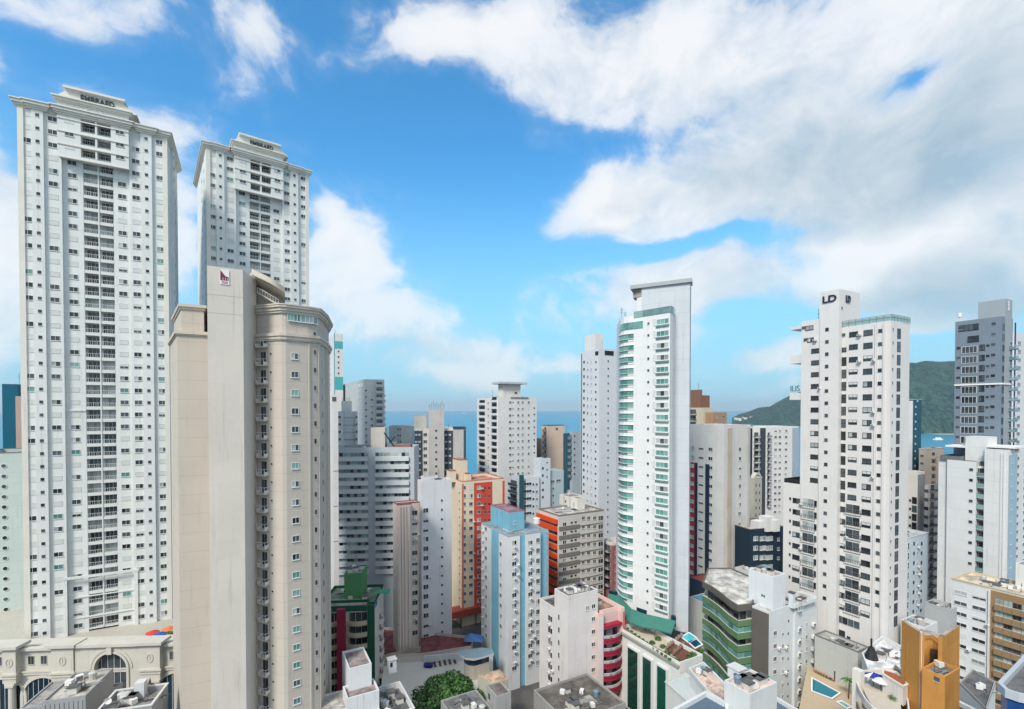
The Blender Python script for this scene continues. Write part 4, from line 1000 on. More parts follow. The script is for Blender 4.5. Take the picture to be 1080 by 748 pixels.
# orange balconies / grey banded building
BW = wall((196, 192, 184)); BG_ = wall((122, 116, 110)); OR = wall((206, 74, 34)); ORD = wall((160, 58, 34))
b = B('apartment_building', 'grey banded building with bright orange balconies on its left side', 589.5, 544, 159)
k = b.blk(589.5, 543.5, 159, xl=568, xr=637, mat=BW, pym=590, roof=ROOF_L, pmat=BG_, par=.5)
z0 = k['z1']-1.9
tA = b.on(611, 590, k['R'])[0]
for i in range(13):
    zz = z0-2.55-i*3.0
    b.put('panel', tA, 1.15, (tA/2, 0, zz), 0, c=BG_, d=.3); b.put('panel', k['x1']-tA-.8, .35, ((tA+k['x1']-.8)/2+.2, 0, zz-.1), 0, c=BG_, d=.1)
    b.put('strip', k['y1']-1.0, 2.9, (0, k['y1']/2+.3, zz-.9), R_(-90), c=OR if i < 20 else ORD, g=G_DK, d=1.0, ph=1.25)
    b.put('dkw', 1.5, 1.3, (2.2, 0, zz+1.2), 0); b.put('hole', .9, .6, (tA-3.2, 0, zz+1.4), 0); b.put('hole', .9, .6, (tA-1.6, 0, zz+1.4), 0)
for px in (615, 620.7, 627): b.col(k, 'R', px, 546.5, 'dk', 1.35, 1.25, dz=3.0, yb=640)
b.col(k, 'R', 633.5, 546.5, 'dk', 2.2, 1.7, dz=3.0, yb=640)
b.put('panel', k['y1']-.5, 1.4, (0, k['y1']/2+.25, k['z1']-2.3), R_(-90), c=OR, d=1.0)
b.put('panel', .5, k['zr'], (k['x0'], .25, k['zr']/2), R_(-90), c=BW, d=1.1) if False else None
r = b.blk(600, 524, 175, xr=614, wl=6, z0=k['zr'], mat=WHC, par=.2, pym=530, name='roof_house'); b.put('hole', .8, .8, (r['x0']+.01, r['y0']+2, r['z1']-2), R_(-90))
b.blk(609, 526, 170, xr=617, wl=4, z0=k['zr'], mat=WHC, par=.2, pym=530, name='roof_house')
b.dish(r['x0']+1, r['y0']+2, r['z1'], 1.1); b.clutter(k, 5, 37, ant=2); b.done()
# pinkish building in the gap
b = B('apartment_building', 'dusty pink building in the gap beside the green-glass curved tower', 636, 572, 170)
k = b.blk(646, 573, 168, xl=634, xr=664, mat=wall((150, 96, 98)), pym=600, roof=ROOF_L, pmat=WHC); 
b.col(k, 'L', 641, 581, 'balc', 3.4, 2.9, dz=3, yb=622, c=wall((176, 160, 150)), rail=FR_G); b.col(k, 'R', 650, 583, 'dk', 1.2, 1.2, yb=622); b.col(k, 'L', 637, 580, 'dk', 1.6, 1.6, yb=622); b.clutter(k, 3, 41); b.done()
# light blue and white tower
LBL = wall((118, 172, 194)); LBW = wall((208, 211, 214))
b = B('apartment_tower', 'white and light blue striped tower with a blue rooftop house', 536, 565, 136)
k = b.blk(536, 565, 136, xl=507.7, xr=578.5, mat=LBW, pym=640, R=[(548.6, 554.8, .5), (570, 'b', 1.2)], L=[(517.3, 526, .4)], roof=roofm((120, 138, 146)), pmat=wall((150, 164, 172)), par=.5)
ta, tb = b.on(548.6, 640, k['R'])[0], b.on(554.8, 640, k['R'])[0]; tc = b.on(570, 640, k['R'])[0]; H_ = k['zr']
b.put('panel', tb-ta-.02, H_-.1, ((ta+tb)/2, .5, H_/2), 0, c=LBL, d=.06); b.put('panel', k['x1']-tc-.02, H_-.1, ((tc+k['x1'])/2, 1.2, H_/2), 0, c=LBL, d=.06)
la, lb = -b.on(526, 640, ((0,0),(0,-500)))[0], -b.on(517.3, 640, ((0,0),(0,-500)))[0]
b.put('panel', lb-la-.02, H_-.1, (.4, (la+lb)/2, H_/2), R_(-90), c=LBL, d=.06)
for px in (542.3, 559.2): b.col(k, 'R', px, 572.5, 'mixw', 1.5, 1.3, dz=3.0, yb=706); b.col(k, 'R', px+.4, 577, 'ac', .8, .45, dz=3.0, yb=704)
b.col(k, 'R', 567.3, 570, 'dkw', 1.3, 1.5, dz=3.0, yb=706); b.col(k, 'R', 551.7, 571.5, 'hole', .5, .5, dz=3.0, yb=700)
b.col(k, 'L', 528.2, 574, 'mixw', 1.3, 1.3, dz=3.0, yb=680); b.col(k, 'L', 512.5, 558, 'mixw', 1.6, 1.3, dz=3.0, yb=675); b.col(k, 'L', 510, 560, 'ac', .8, .45, dz=3.0, yb=675) 
c = b.blk(537, 540, 143, xl=517.5, xr=553, z0=H_, mat=LBL, par=.25, pym=556, roof=roofm((140, 106, 116)), pmat=wall((150, 100, 112)), name='roof_house')
b.put('teal', 1.0, 1.0, (c['x0']+2.0, c['y0'], c['zr']-3.2), 0)
b.put('panel', .4, c['zr']-H_-.2, (c['x0'], c['y0']+4, (c['zr']+H_)/2), R_(-90), c=LBL, d=.4); b.put('panel', .4, c['zr']-H_-.2, (c['x0'], c['y0']+7.5, (c['zr']+H_)/2), R_(-90), c=LBL, d=.4)
m = MB(); m.cyl(0, 0, 0, 1.6, 1.1, 1.1, ACM, 16); m.cyl(0, 0, 1.603, 1.9, 1.15, .3, ACM, 16); p = b.at(566, 552, H_); m.obj('water_tank', b.root, (p.x, p.y, H_))
b.clutter(k, 2, 43); b.done()
# white foreground tower with red balcony wing
FW = wall((208, 204, 202), 0, .8, 1.4); RB = wall((150, 34, 62)); PKW = wall((204, 180, 174))
b = B('apartment_tower', 'plain off-white tower with dark flat roof, left of the crimson balcony wing', 599, 629, 111)
k = b.blk(599, 629, 111, xl=584.8, xr=630.5, mat=FW, pym=680, roof=ROOF_D, par=.35)
l2 = b.blk(b.C and 585.6, 641.5, 117.6, xl=569, wr=9, mat=FW, pym=690, roof=ROOF_D, par=.6)
b.col(k, 'R', 625.8, 639.5, 'dk', 1.15, 1.1, dz=3.05, yb=735); b.col(k, 'R', 619.5, 641.5, 'cur', 1.1, 1.1, n=1)
t, z, _ = b.on(611, 738, k['R']); b.put('dk', 1.1, 2.0, (t, 0, z), 0)
b.col(k, 'L', 589.5, 651, 'hole', .5, 1.2, dz=3.05, yb=745)
b.col(l2, 'L', 580.5, 652.5, 'dkw', 2.0, 1.5, dz=3.0, yb=735)
b.col(l2, 'L', 580.5, 658.5, 'ac', .7, .4, dz=3.0, yb=725)
b.clutter(k, 6, 47); b.clutter(l2, 3, 48); p = k
m = MB(); m.box(0, 1.4, 0, .6, 0, .5, COP); m.obj('roof_parapet_block', b.root, (k['x0']+3, k['y0']+1.5, k['zr'])); b.done()
b = B('apartment_building', 'pink and white building with a column of curved crimson balconies', 630.7, 645, 112.5, detail=True)
k = b.blk(631, 647.5, 113.6, xr=658.5, wl=13, mat=PKW, pym=690, roof=roofm((150, 120, 100)), par=1.0, pmat=wall((220, 190, 182)), R=[(636.5, 655, 1.2)])
t, z, _ = b.on(646, 671.5, k['R']); wv = b.on(655.2, 690, k['R'])[0]-b.on(636.3, 690, k['R'])[0]
b.put('panel', b.on(636.3, 690, k['R'])[0], k['zr']-.1, (k['x0']+b.on(636.3, 690, k['R'])[0]/2, k['y0'], k['zr']/2), 0, c=wall((214, 206, 204)), d=.05)
for i in range(5):
    zz = z-i*3.0
    m = MB(); n = 8; pts = []
    for q in range(n+1): f = q/n; pts.append((-wv/2+wv*f, -.25-.75*math.sin(math.pi*f)))
    outl = pts+[(wv/2, 1.18), (-wv/2, 1.18)]
    m.prism(outl, zz-.55, zz-.35, RB)
    for q in range(n):
        a, c_ = pts[q], pts[q+1]; m.prism([a, c_, (c_[0], c_[1]+.16), (a[0], a[1]+.16)], zz-1.15, zz+.15, RB)
    o = m.obj('balcony', b.root, (k['x0']+t, k['y0'], 0))
    r = MB()
    for q in range(n): a, c_ = pts[q], pts[q+1]; r.prism([(a[0], a[1]+.04), (c_[0], c_[1]+.04), (c_[0], c_[1]+.09), (a[0], a[1]+.09)], .15+.03, .7, G_CUR); r.prism([a, c_, (c_[0], c_[1]+.12), (a[0], a[1]+.12)], .753, .83, FR_W)
    r.obj('railing', o, (0, 0, zz))
    d = MB(); d.box(-wv/2+.2, wv/2-.3, 1.10, 1.17, 0, 1.9, FR_W)
    for q in range(3): d.box(-wv/2+.3+(wv-.6)*q/3, -wv/2+.3+(wv-.6)*(q+1)/3-.1, 1.06, 1.098, .08, 1.85, G_DK if q != 1 else G_CUR)
    d.obj('glass_door', o, (0, 0, zz-.3))
m = MB(); m.box(-wv/2, wv/2, -.3, 1.18, z+2.4, z+3.0, RB); m.obj('balcony_canopy', b.root, (k['x0']+t, k['y0'], 0))
b.put('panel', .5, k['zr']-.1, (k['x1']-.25, k['y0'], k['zr']/2), 0, c=wall((196, 104, 100)), d=.1)
b.clutter(k, 2, 50); b.done()
# ------------------------------------------------------------------ green and maroon building with cream balconies
GRN = wall((20, 82, 60)); GRL = wall((72, 128, 84)); MR = plain('maroon_cladding', (136, 16, 56), .5, 0, .12); CB = wall((176, 168, 146))
b = B('apartment_building', 'dark green building with cream balcony bands and a tall maroon fin', 338, 637, 124, yaw=85, detail=True)
k = b.blk(338, 637, 124, xr=395.5, wl=13, mat=wall((196, 192, 184)), pym=700, roof=roofm((116, 130, 110)), R=[(339, 387.6, 1.8)], par=.7, pmat=GRN)
H_ = k['zr']; T = lambda px: b.on(px, 690, k['R'])[0]
b.put('panel', k['x1']-T(387.6)-.05, H_-.05, ((k['x1']+T(387.6))/2, 0, H_/2), 0, c=GRN, d=.12)
b.put('panel', T(366)-T(357.5), H_-.2, (T(361.7), -.9, (H_-.2)/2), 0, c=MR, d=1.1)
b.put('panel', T(387.4)-T(339), 1.5, ((T(387.4)+T(339))/2, 0, H_-.76), 0, c=GRN, d=.1)
zf = b.z(656, 124)
for i in range(9):
    zz = zf-i*3.0-.9
    for (a, c_) in ((T(339.2), T(357.3)), (T(366.2), T(387.4))):
        m = MB(); wv = c_-a; n = 6; pts = [(-wv/2+wv*q/n, -.2-(.7*math.sin(math.pi*q/n))) for q in range(n+1)]
        m.prism(pts+[(wv/2, 1.78), (-wv/2, 1.78)], zz-.35, zz-.15, CB)
        for q in range(n): p, q_ = pts[q], pts[q+1]; m.prism([p, q_, (q_[0], q_[1]+.15), (p[0], p[1]+.15)], zz-.349, zz+.95, CB)
        o = m.obj('balcony', b.root, ((a+c_)/2, 0, 0))
        d = MB(); d.box(-wv/2+.1, wv/2-.1, 1.68, 1.77, zz-.1, zz+2.3, G_DK)
        for q in range(4): x = -wv/2+.3+(wv-.6)*q/3; d.box(x-.04, x+.04, 1.62, 1.679, zz-.1, zz+2.3, FR_W)
        d.obj('glass_door', o)
b.col(k, 'E', 400.5, 655.5, 'balc', 2.2, 2.9, dz=3.0, yb=745, c=wall((206, 202, 196)), d=1.0)
b.col(k, 'E', 407, 661, 'hole', .5, .9, dz=3.0, yb=745)
b.put('panel', 2.6, 1.0, (k['x1'], 1.8, k['z1']-1.3), R_(90), c=plain('blue_paint', (36, 84, 168), .6), d=.1)
c = b.blk(363, 605, 129, xr=381.5, wl=7, z0=H_, mat=GRL, par=.3, pym=612, name='roof_house', roof=roofm((140, 142, 132)))
m = MB(); p = b.at(396, 626, H_+1.6); m.prism([(p.x, p.y), (p.x+3.5, p.y), (p.x+3.5, p.y+3), (p.x, p.y+3)], H_+1.5, H_+1.65, plain('green_sheet', (40, 140, 110), .6)); m.obj('green_canopy', b.root)
b.clutter(k, 3, 53); b.clutter(c, 2, 54, ant=1); b.done()
# white stepped rooftops in the foreground
WF = wall((204, 206, 208), 0, .8, 1.5); GRAV = roofm((140, 128, 124), 1.6)
b = B('rooftop_building', 'white stepped rooftop building with gravel-covered roofs, below the green building', 368, 705.5, 85, cat='building', detail=True)
k1 = b.blk(368, 705.5, 85, wl=7.0, xr=392, mat=WF, par=.35, roof=GRAV, pym=715)
k2 = b.blk(366, 737, 82, wl=4.2, xr=400, mat=WF, par=.5, roof=GRAV, pym=742)
k3 = b.blk(403, 758, 82, wl=9.5, xr=437, mat=WF, par=1.0, roof=ROOF_D, pym=730, cop=COP)
k4 = b.blk(330, 757, 80, wl=6, xr=368, mat=WF, par=.2, roof=ROOF_L, pym=745)
m = MB(); p = b.at(410, 706, k3['z1']); m.box(0, 1.6, 0, 1.4, 0, 2.6, WF); m.box(-.15, 1.75, -.15, 1.55, 2.603, 2.8, COP); m.box(.3, .8, -.03, 0, 1.3, 2.2, FR_D); m.obj('chimney', b.root, (p.x, p.y, k3['zr']))
m = MB(); m.box(0, .2, 0, 6, 0, .5, ROOF_D); m.obj('roof_curb', b.root, (k3['x0']+3, k3['y0']+1.5, k3['zr']))
b.clutter(k3, 3, 61); b.done()
b = B('rooftop_building', 'grey low rooftop with a boxy stair house, in front of the light blue tower', 523.7, 735, 88, cat='building', detail=True)
CG2 = wall((150, 150, 148), 0, .85, 1.6)
k = b.blk(523.7, 735, 88, xl=513, xr=539, mat=CG2, par=.25, roof=roofm((110, 100, 98), 1.5), pym=740)
s1 = b.blk(538, 760, 84, xl=530, xr=564, wl=14, mat=CG2, par=.3, roof=roofm((108, 106, 104)), pym=752, z1=k['z1']-3.4)
s2 = b.blk(484, 757, 84, xr=524, wl=9, mat=CG2, par=.3, roof=roofm((108, 108, 106)), pym=750, z1=k['z1']-3.0)
b.col(k, 'L', 516, 735, 'hole', .7, 1.2, n=1); b.clutter(s1, 2, 66); b.clutter(s2, 2, 67); b.done()
b = B('rooftop_building', 'dark stained flat roof below the crimson balconies', 620, 760, 92, cat='building')
k = b.blk(600, 764, 92, xr=660, wl=13, mat=CG2, par=.5, roof=roofm((96, 90, 84), 1.4), pym=752); b.clutter(k, 5, 70); b.done()
b = B('roof_terrace', 'maroon paved terrace around the foot of the white and pinkish tower', 410, 690, 140, cat='terrace', group=None)
zt = 8.6
m = MB(); p = [b.at(402, 694, zt), b.at(447, 692, zt), b.at(497, 684, zt), b.at(499, 674, zt), b.at(404, 664, zt)]
m.prism([(q.x, q.y) for q in p], 0, zt, wall((200, 196, 188)), top=roofm((118, 66, 68), .7)); m.obj('paving', b.root)
ring([(q.x, q.y) for q in p], zt, zt+.8, .2, wall((190, 178, 172))).obj('parapet', b.root); b.done()
# courtyard with loungers
def wpt(px, py, z): r = ray(px, py); k_ = (z-HCAM)/r.z; return CAM+r*k_
def slab(name, pxs, z0, z1, mat, label=None, cat=None, kind=None, top=None, group=None):
    c0 = wpt(*pxs[0], z1); m = MB(); m.prism([((wpt(px, py, z1)-c0).x, (wpt(px, py, z1)-c0).y) for px, py in pxs], z0-z1, 0, mat, top=top)
    o = m.obj(name, None, (c0.x, c0.y, z1)); return tag(o, label, cat, group, kind)
PAV = plain('pale_paving', (186, 178, 164), .8, 0, .15)
slab('courtyard_paving', [(400, 752), (520, 752), (520, 690), (446, 688), (404, 700)], .0, 7.0, plain('light_paving', (206, 202, 192), .8, 0, .12), kind='structure')
m = MB(); a = wpt(447, 700.5, 7.0); c_ = wpt(489, 697, 7.0); e = (c_-a); ang = math.atan2(e.y, e.x)
m.box(0, e.length, 0, .3, 0, 2.3, WF); o = m.obj('courtyard_wall', None, (a.x, a.y, 7.0), ang); tag(o, 'long white wall closing the loungers\' courtyard in front of the maroon terrace', 'wall')
m = MB(); a = wpt(404, 712, 4.5); c_ = wpt(444, 702, 4.5); e = (c_-a); ang = math.atan2(e.y, e.x)
m.box(0, e.length, 0, .3, 0, 5.6, wall((156, 152, 138), 0, .9, 2.5)); o = m.obj('courtyard_wall', None, (a.x, a.y, 4.5), ang); tag(o, 'stained grey-green wall between the green building and the courtyard', 'wall')
def lounger(loc, rz, label, group, col=(150, 110, 84)):
    t = tag(empty('sun_lounger', loc, rz), label, 'sun lounger', group); c1 = plain('lounger_fabric', col, .8); m = MB(); m.box(-.3, .3, -.9, .35, .28, .36, c1); m.obj('seat', t)
    m = MB(); i = len(m.v); k_ = m.m(c1); m.v = [(-.3, .35, .28), (.3, .35, .28), (.3, .95, .75), (-.3, .95, .75), (-.3, .35, .36), (.3, .35, .36), (.3, .91, .82), (-.3, .91, .82)]
    for q in ((0,3,2,1),(4,5,6,7),(0,1,5,4),(1,2,6,5),(2,3,7,6),(3,0,4,7)): m.f.append(q); m.mi.append(k_)
    m.obj('backrest', t)
    for x in (-.27, .23):
        for y in (-.8, .3): m = MB(); m.box(x, x+.05, y, y+.05, 0, .279, FR_D); m.obj('leg', t)
for i in range(5): lounger(wpt(459+i*5.2, 702.5-i*.9, 7.0), R_(20), 'dark sun lounger in the courtyard between the tree and the white wall', 'loungers in the tree courtyard', (70, 56, 50))
m = MB(); m.box(-1.3, 1.3, -.8, .8, .5, .9, plain('blue_cover', (28, 32, 120), .6)); m.box(-1.1, 1.1, -.6, .6, 0, .499, FR_D); o = m.obj('covered_table', None, wpt(452, 703.5, 7.0)); tag(o, 'low table under a dark blue cover beside the courtyard loungers', 'table')
# blue canopy and curved white canopy
BLU = plain('blue_canvas', (66, 116, 176), .7)
t = tag(empty('shade_canopy', wpt(499.5, 681, 8.6)), 'blue pointed shade canopy between the red awning and the light blue tower', 'canopy')
m = MB(); k_ = m.m(BLU); m.v = [(-2.8, -1.6, 2.0), (2.8, -2.0, 2.0), (3.0, 2.2, 2.0), (-2.6, 2.4, 2.0), (-.8, .4, 3.6)]
for q in ((0,1,4),(1,2,4),(2,3,4),(3,0,4),(0,3,2,1)): m.f.append(q); m.mi.append(k_)
m.obj('canvas', t)
for x, y in ((-2.7, -1.5), (2.7, -1.9), (2.9, 2.1), (-2.5, 2.3)): m = MB(); m.tube((x, y, -8), (x, y, 2), .08, FR_D); m.obj('post', t)
b = B('curved_canopy', 'curved white-edged glass canopy roof at the foot of the light blue tower', 484, 690, 118, cat='canopy', group=None)
zc = 13.5; m = MB(); c0 = b.at(497, 690, zc); n = 10; pts = []
pl2 = [(484, 686), (485.5, 690.5), (491, 694), (500, 695), (510, 692.5), (521, 689), (519, 684), (508, 683)]
pts = [b.at(x, y, zc) for x, y in pl2]; pts = [(p.x, p.y) for p in pts]
m.prism(pts, zc-.5, zc, WH, top=plain('canopy_glass', (120, 146, 160), .3)); m.obj('canopy_rim', b.root)
m = MB(); c1 = offset_poly(pts, 1.2); m.prism(c1, zc-2.6, zc-.503, G_NAVY); m.obj('glass_wall', b.root); m = MB(); m.prism(c1, 0, zc-2.603, PAV); m.obj('base_wall', b.root); b.done()
slab('annex_building', [(504, 712), (527, 706), (536, 716), (520, 722)], 0, 15, wall((176, 176, 164)), 'low pale annex with tan rubble on its roof beside the light blue tower', 'building', top=roofm((176, 150, 128), 1.6))
# fillers of the city between the towers: low roofs that show in the gaps
def lowrise(px, py, Z, xl, xr, label, mat, roof, seed, n=3, name='low_building', pym=None, **k):
    b = B(name, label, px, py, Z, cat='building', group='low buildings between the towers'); q = b.blk(px, py, Z, xl=xl, xr=xr, mat=mat, roof=roof, pym=pym or py+20, **k); b.clutter(q, n, seed); return b, q
# ------------------------------------------------------------------ big tree
LEAF = []
for i, c in enumerate(((40, 78, 30), (62, 104, 40), (28, 58, 26), (84, 122, 52))):
    m, t, bb_ = mat_new('tree_leaf'); L = lin(c); oi = t.n('ShaderNodeNewGeometry').outputs['Random Per Island']
    x = t.mix(oi, tuple(v*.6 for v in L), tuple(v*1.35 for v in L)); t.l(x, bb_.inputs['Base Color']); bb_.inputs['Roughness'].default_value = .6; LEAF.append(m)
BARK = plain('tree_bark', (78, 62, 48), .9)
def tree(loc, R, H, label, seed, n=5200, cat='tree', name='broadleaf_tree', leaf=.42, group=None, flat=.6):
    rr = random.Random(seed); t = tag(empty(name, loc), label, cat, group)
    m = MB(); m.tube((0,0,0), (0,0,H*.45), R*.07, BARK, 8, R*.045)
    for i in range(9): a = i*2.4; m.tube((0,0,H*(.3+.02*i)), (math.cos(a)*R*.6, math.sin(a)*R*.6, H*(.62+.03*i)), R*.035, BARK, 5, R*.012)
    m.obj('trunk', t)
    lobes = []
    for i in range(44):
        a = rr.uniform(0, 6.28); d = R*math.sqrt(rr.random())*.82; lobes.append((d*math.cos(a), d*math.sin(a), H*(.62+.3*(1-(d/R)**2)*rr.uniform(.5, 1.1)), R*rr.uniform(.12, .30)))
    m = MB(); ks = [m.m(q) for q in LEAF]
    for i in range(n):
        lx, ly, lz, lr = rr.choice(lobes); v = Vector((rr.gauss(0, 1), rr.gauss(0, 1), rr.gauss(0, 1))).normalized(); q = lr*rr.uniform(.75, 1.08)
        c = Vector((lx+v.x*q, ly+v.y*q, lz+v.z*q*flat)); nn = (v+Vector((rr.gauss(0, .5), rr.gauss(0, .5), rr.gauss(.4, .5)))).normalized()
        u = nn.orthogonal().normalized(); a = rr.uniform(0, 6.28); w2 = nn.cross(u); u2 = u*math.cos(a)+w2*math.sin(a); w3 = nn.cross(u2); s = leaf*rr.uniform(.6, 1.4)
        j = len(m.v); m.v += [tuple(c+u2*s), tuple(c+w3*s*.6), tuple(c-u2*s), tuple(c-w3*s*.6)]; m.f.append((j, j+1, j+2, j+3)); m.mi.append(ks[rr.choice((0, 0, 1, 1, 2, 3))])
    m.obj('crown', t); return t
tc_ = wpt(470, 792, 2); tree((tc_.x, tc_.y+3, 0), 8.8, 17, 'large dark green tree filling the courtyard below the loungers', 5, n=15000, leaf=.34)
# ------------------------------------------------------------------ tower with green glass and curved corner, on its podium
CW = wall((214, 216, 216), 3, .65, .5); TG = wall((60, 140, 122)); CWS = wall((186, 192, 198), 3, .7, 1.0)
b = B('apartment_tower', 'tall white tower with curved green glass corner and high blank wall under a flat cap', 706, 327, 120.0, yaw=61.3, detail=True)
pl = lambda px, Z: b.plan(px, Z, 480)
def dirpt(p, head, L): return p
curve = [(652.2, 136), (652.6, 133.5), (654.2, 131.2), (657.5, 129.4), (662, 128.3), (668, 127.4), (677.5, 125.6)]
pts = [pl(x, z) for x, z in curve]+[pl(706, 120.0), pl(709, 121.5), pl(711, 125.5), pl(716, 140), pl(660, 150), pl(650, 142)]
k = polybody(b, pts, 26, b.zt, CW, par=1.0)
# blank slab wall behind, with cap
slabp = [pl(676, 130.5), pl(726.8, 124.6), pl(728, 127), pl(678, 133)]
zt = P(727, 298, 124.6).z
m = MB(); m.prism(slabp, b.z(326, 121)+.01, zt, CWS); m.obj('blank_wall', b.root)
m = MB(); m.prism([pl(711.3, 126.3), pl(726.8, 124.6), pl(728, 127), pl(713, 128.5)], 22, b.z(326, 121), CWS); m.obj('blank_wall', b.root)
cap = [pl(664, 131.5), pl(728.6, 123.8), pl(729.5, 128), pl(667, 136)]
m = MB(); m.prism(cap, zt+.01, zt+1.0, wall((160, 166, 168))); m.obj('roof_cap', b.root)
m = MB(); m.prism([pl(671, 132), pl(676, 131), pl(678, 134), pl(673, 135)], b.zt, zt, CW); m.obj('pier', b.root)
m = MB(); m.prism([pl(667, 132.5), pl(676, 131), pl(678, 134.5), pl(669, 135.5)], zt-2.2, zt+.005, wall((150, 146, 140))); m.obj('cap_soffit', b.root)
m = MB(); m.prism([pl(678, 131.5), pl(690, 129.6), pl(691, 132), pl(679, 133)], b.zt+.2, b.zt+.9, FR_D); m.obj('roof_ledge', b.root)
# windows: curved ribbon on the corner, floor by floor
z0r = b.on(700, 339, k['e6'])[1]
mm_cache = {}
def ribbon(z, fullw=1):
    o = MB(); fr = MB(); ft = MB()
    idx = range(1, 5) if fullw else range(1, 6)
    for i in idx:
        A, Bp = Vector(pts[i]), Vector(pts[i+1]); e = (Bp-A); L = e.length; e /= L; nn = Vector((e.y, -e.x))
        n = max(1, int(L/1.1))
        for q in range(n):
            a = A+e*(L*q/n+.05)+nn*.08; c_ = A+e*(L*(q+1)/n-.03)+nn*.08
            o.prism([tuple(a), tuple(c_), tuple(c_-nn*.1), tuple(a-nn*.1)], z, z+1.25, G_TEAL)
        a = A+nn*.28; c_ = Bp+nn*.28
        fr.prism([tuple(a), tuple(c_), tuple(Bp-nn*.02), tuple(A-nn*.02)], z-.12, z-.003, FR_W); ft.prism([tuple(a), tuple(c_), tuple(Bp-nn*.02), tuple(A-nn*.02)], z+1.253, z+1.36, FR_W)
        fr.prism([tuple(A+nn*.1), tuple(Bp+nn*.1), tuple(Bp), tuple(A)], z-.75, z-.124, G_TEAL if i < 4 else FR_W)
    f = fr.obj('curved_window', b.root); o.obj('pane', f); ft.obj('frame', f)
for i in range(25):
    z = z0r-i*3.0
    if i: ribbon(z-.4)
    A, Bp = k['e6']; t = b.on(699.5, 340, k['e6'])[0]; e = Vector((Bp[0]-A[0], Bp[1]-A[1])).normalized(); ang = math.atan2(e.y, e.x); L = (Vector(Bp)-Vector(A)).length
    b.put(random.choice(['teal', 'teal', 'teal', 'mixed']), 3.4, 1.35, (A[0]+e.x*(L-2.0), A[1]+e.y*(L-2.0), z), ang, fr=FR_W, mull=2)
    b.put('shut', .9, 1.7, (A[0]+e.x*(L-4.3), A[1]+e.y*(L-4.3), z), ang)
    b.put('panel', 3.6, .25, (A[0]+e.x*(L-2.0), A[1]+e.y*(L-2.0), z-1.1), ang, c=G_TEAL, d=.4)
    b.put('hole', .55, .6, (A[0]+e.x*(L-6.0), A[1]+e.y*(L-6.0), z), ang)
    b.put('panel', 3.6, .18, (A[0]+e.x*(L-2.0), A[1]+e.y*(L-2.0), z-.8), ang, c=FR_W, d=.42)
m = MB()
for i in range(1, 6):
    A, Bp = Vector(pts[i]), Vector(pts[i+1]); e = (Bp-A).normalized(); nn = Vector((e.y, -e.x))
    m.prism([tuple(A+nn*.12), tuple(Bp+nn*.12), tuple(Bp-nn*.02), tuple(A-nn*.02)], z0r-.9, z0r+.9, G_TEAL)
m.obj('penthouse_glazing', b.root)
m = MB()
for i in range(5, 9):
    A, Bp = Vector(pts[i]), Vector(pts[i+1]); e = (Bp-A).normalized(); nn = Vector((e.y, -e.x))
    m.prism([tuple(A+nn*.1), tuple(Bp+nn*.1), tuple(Bp+nn*.04), tuple(A+nn*.04)], b.zt-.6, b.zt+1.0, G_PALE); m.prism([tuple(A+nn*.14), tuple(Bp+nn*.14), tuple(Bp), tuple(A)], b.zt+1.003, b.zt+1.08, FR_W)
m.obj('glass_railing', b.root)
for i, (dx) in enumerate((0, 1.2)): b.antenna(pts[3][0]+1+dx, pts[3][1]+2, b.zt, 3.0-i)
b.done()
b = B('podium_building', 'white podium with tall dark green glass bays carrying the terrace with two pools', 717, 699, 101.5, cat='podium', detail=True)
PW = wall((208, 210, 206), 0, .7, .8)
zd = b.zt
k = b.blk(717, 699, 101.5, xl=652, xr=741, mat=PW, pym=720, par=1.1, roof=plain('terrace_tiles', (186, 174, 158), .8, 0, .12), z0=8)
m = MB(); m.box(k['x0']-.6, k['x1'], k['y0']-.3, k['y1'], 0, 8, G_NAVY); m.obj('lower_glazing', b.root)
m = MB(); m.box(k['x0']-1.4, k['x0']-.61, k['y0']-.3, k['y1'], 7.0, 8.2, wall((64, 84, 96))); m.obj('canopy_ledge', b.root)
for px, w_ in ((669, 3.4), (684, 2.6), (699.5, 2.6)):
    t = b.on(px, 700, k['L'])[0]; yv = k['y1']-t
    m = MB(); m.box(-w_/2, w_/2, -.5, 0, 9.0, zd-3.2, G_FOR)
    for z in range(10, int(zd-3), 2): m.box(-w_/2, w_/2, -.56, -.501, z, z+.12, wall((20, 60, 52)))
    o = m.obj('tall_glass_bay', b.root, (k['x0'], yv, 0), R_(-90))
    m = MB(); m.box(-w_/2-.35, -w_/2-.01, -.6, 0, 9.0, zd-2.8, FR_W); m.box(w_/2+.01, w_/2+.35, -.6, 0, 9.0, zd-2.8, FR_W); m.box(-w_/2-.01, w_/2+.01, -.6, 0, zd-3.19, zd-2.8, FR_W); m.obj('frame', o)
m = MB(); m.box(k['x0']-.5, k['x0'], k['y0'], k['y1'], zd-1.1, zd-.6, wall((150, 150, 140))); m.obj('cornice', b.root)
m = MB(); m.box(k['x0']+.35, k['x0']+1.1, k['y0']+.4, k['y1']-.4, zd-1.1, zd-.4, plain('planter_soil', (70, 56, 44), .9)); m.obj('planter', b.root)
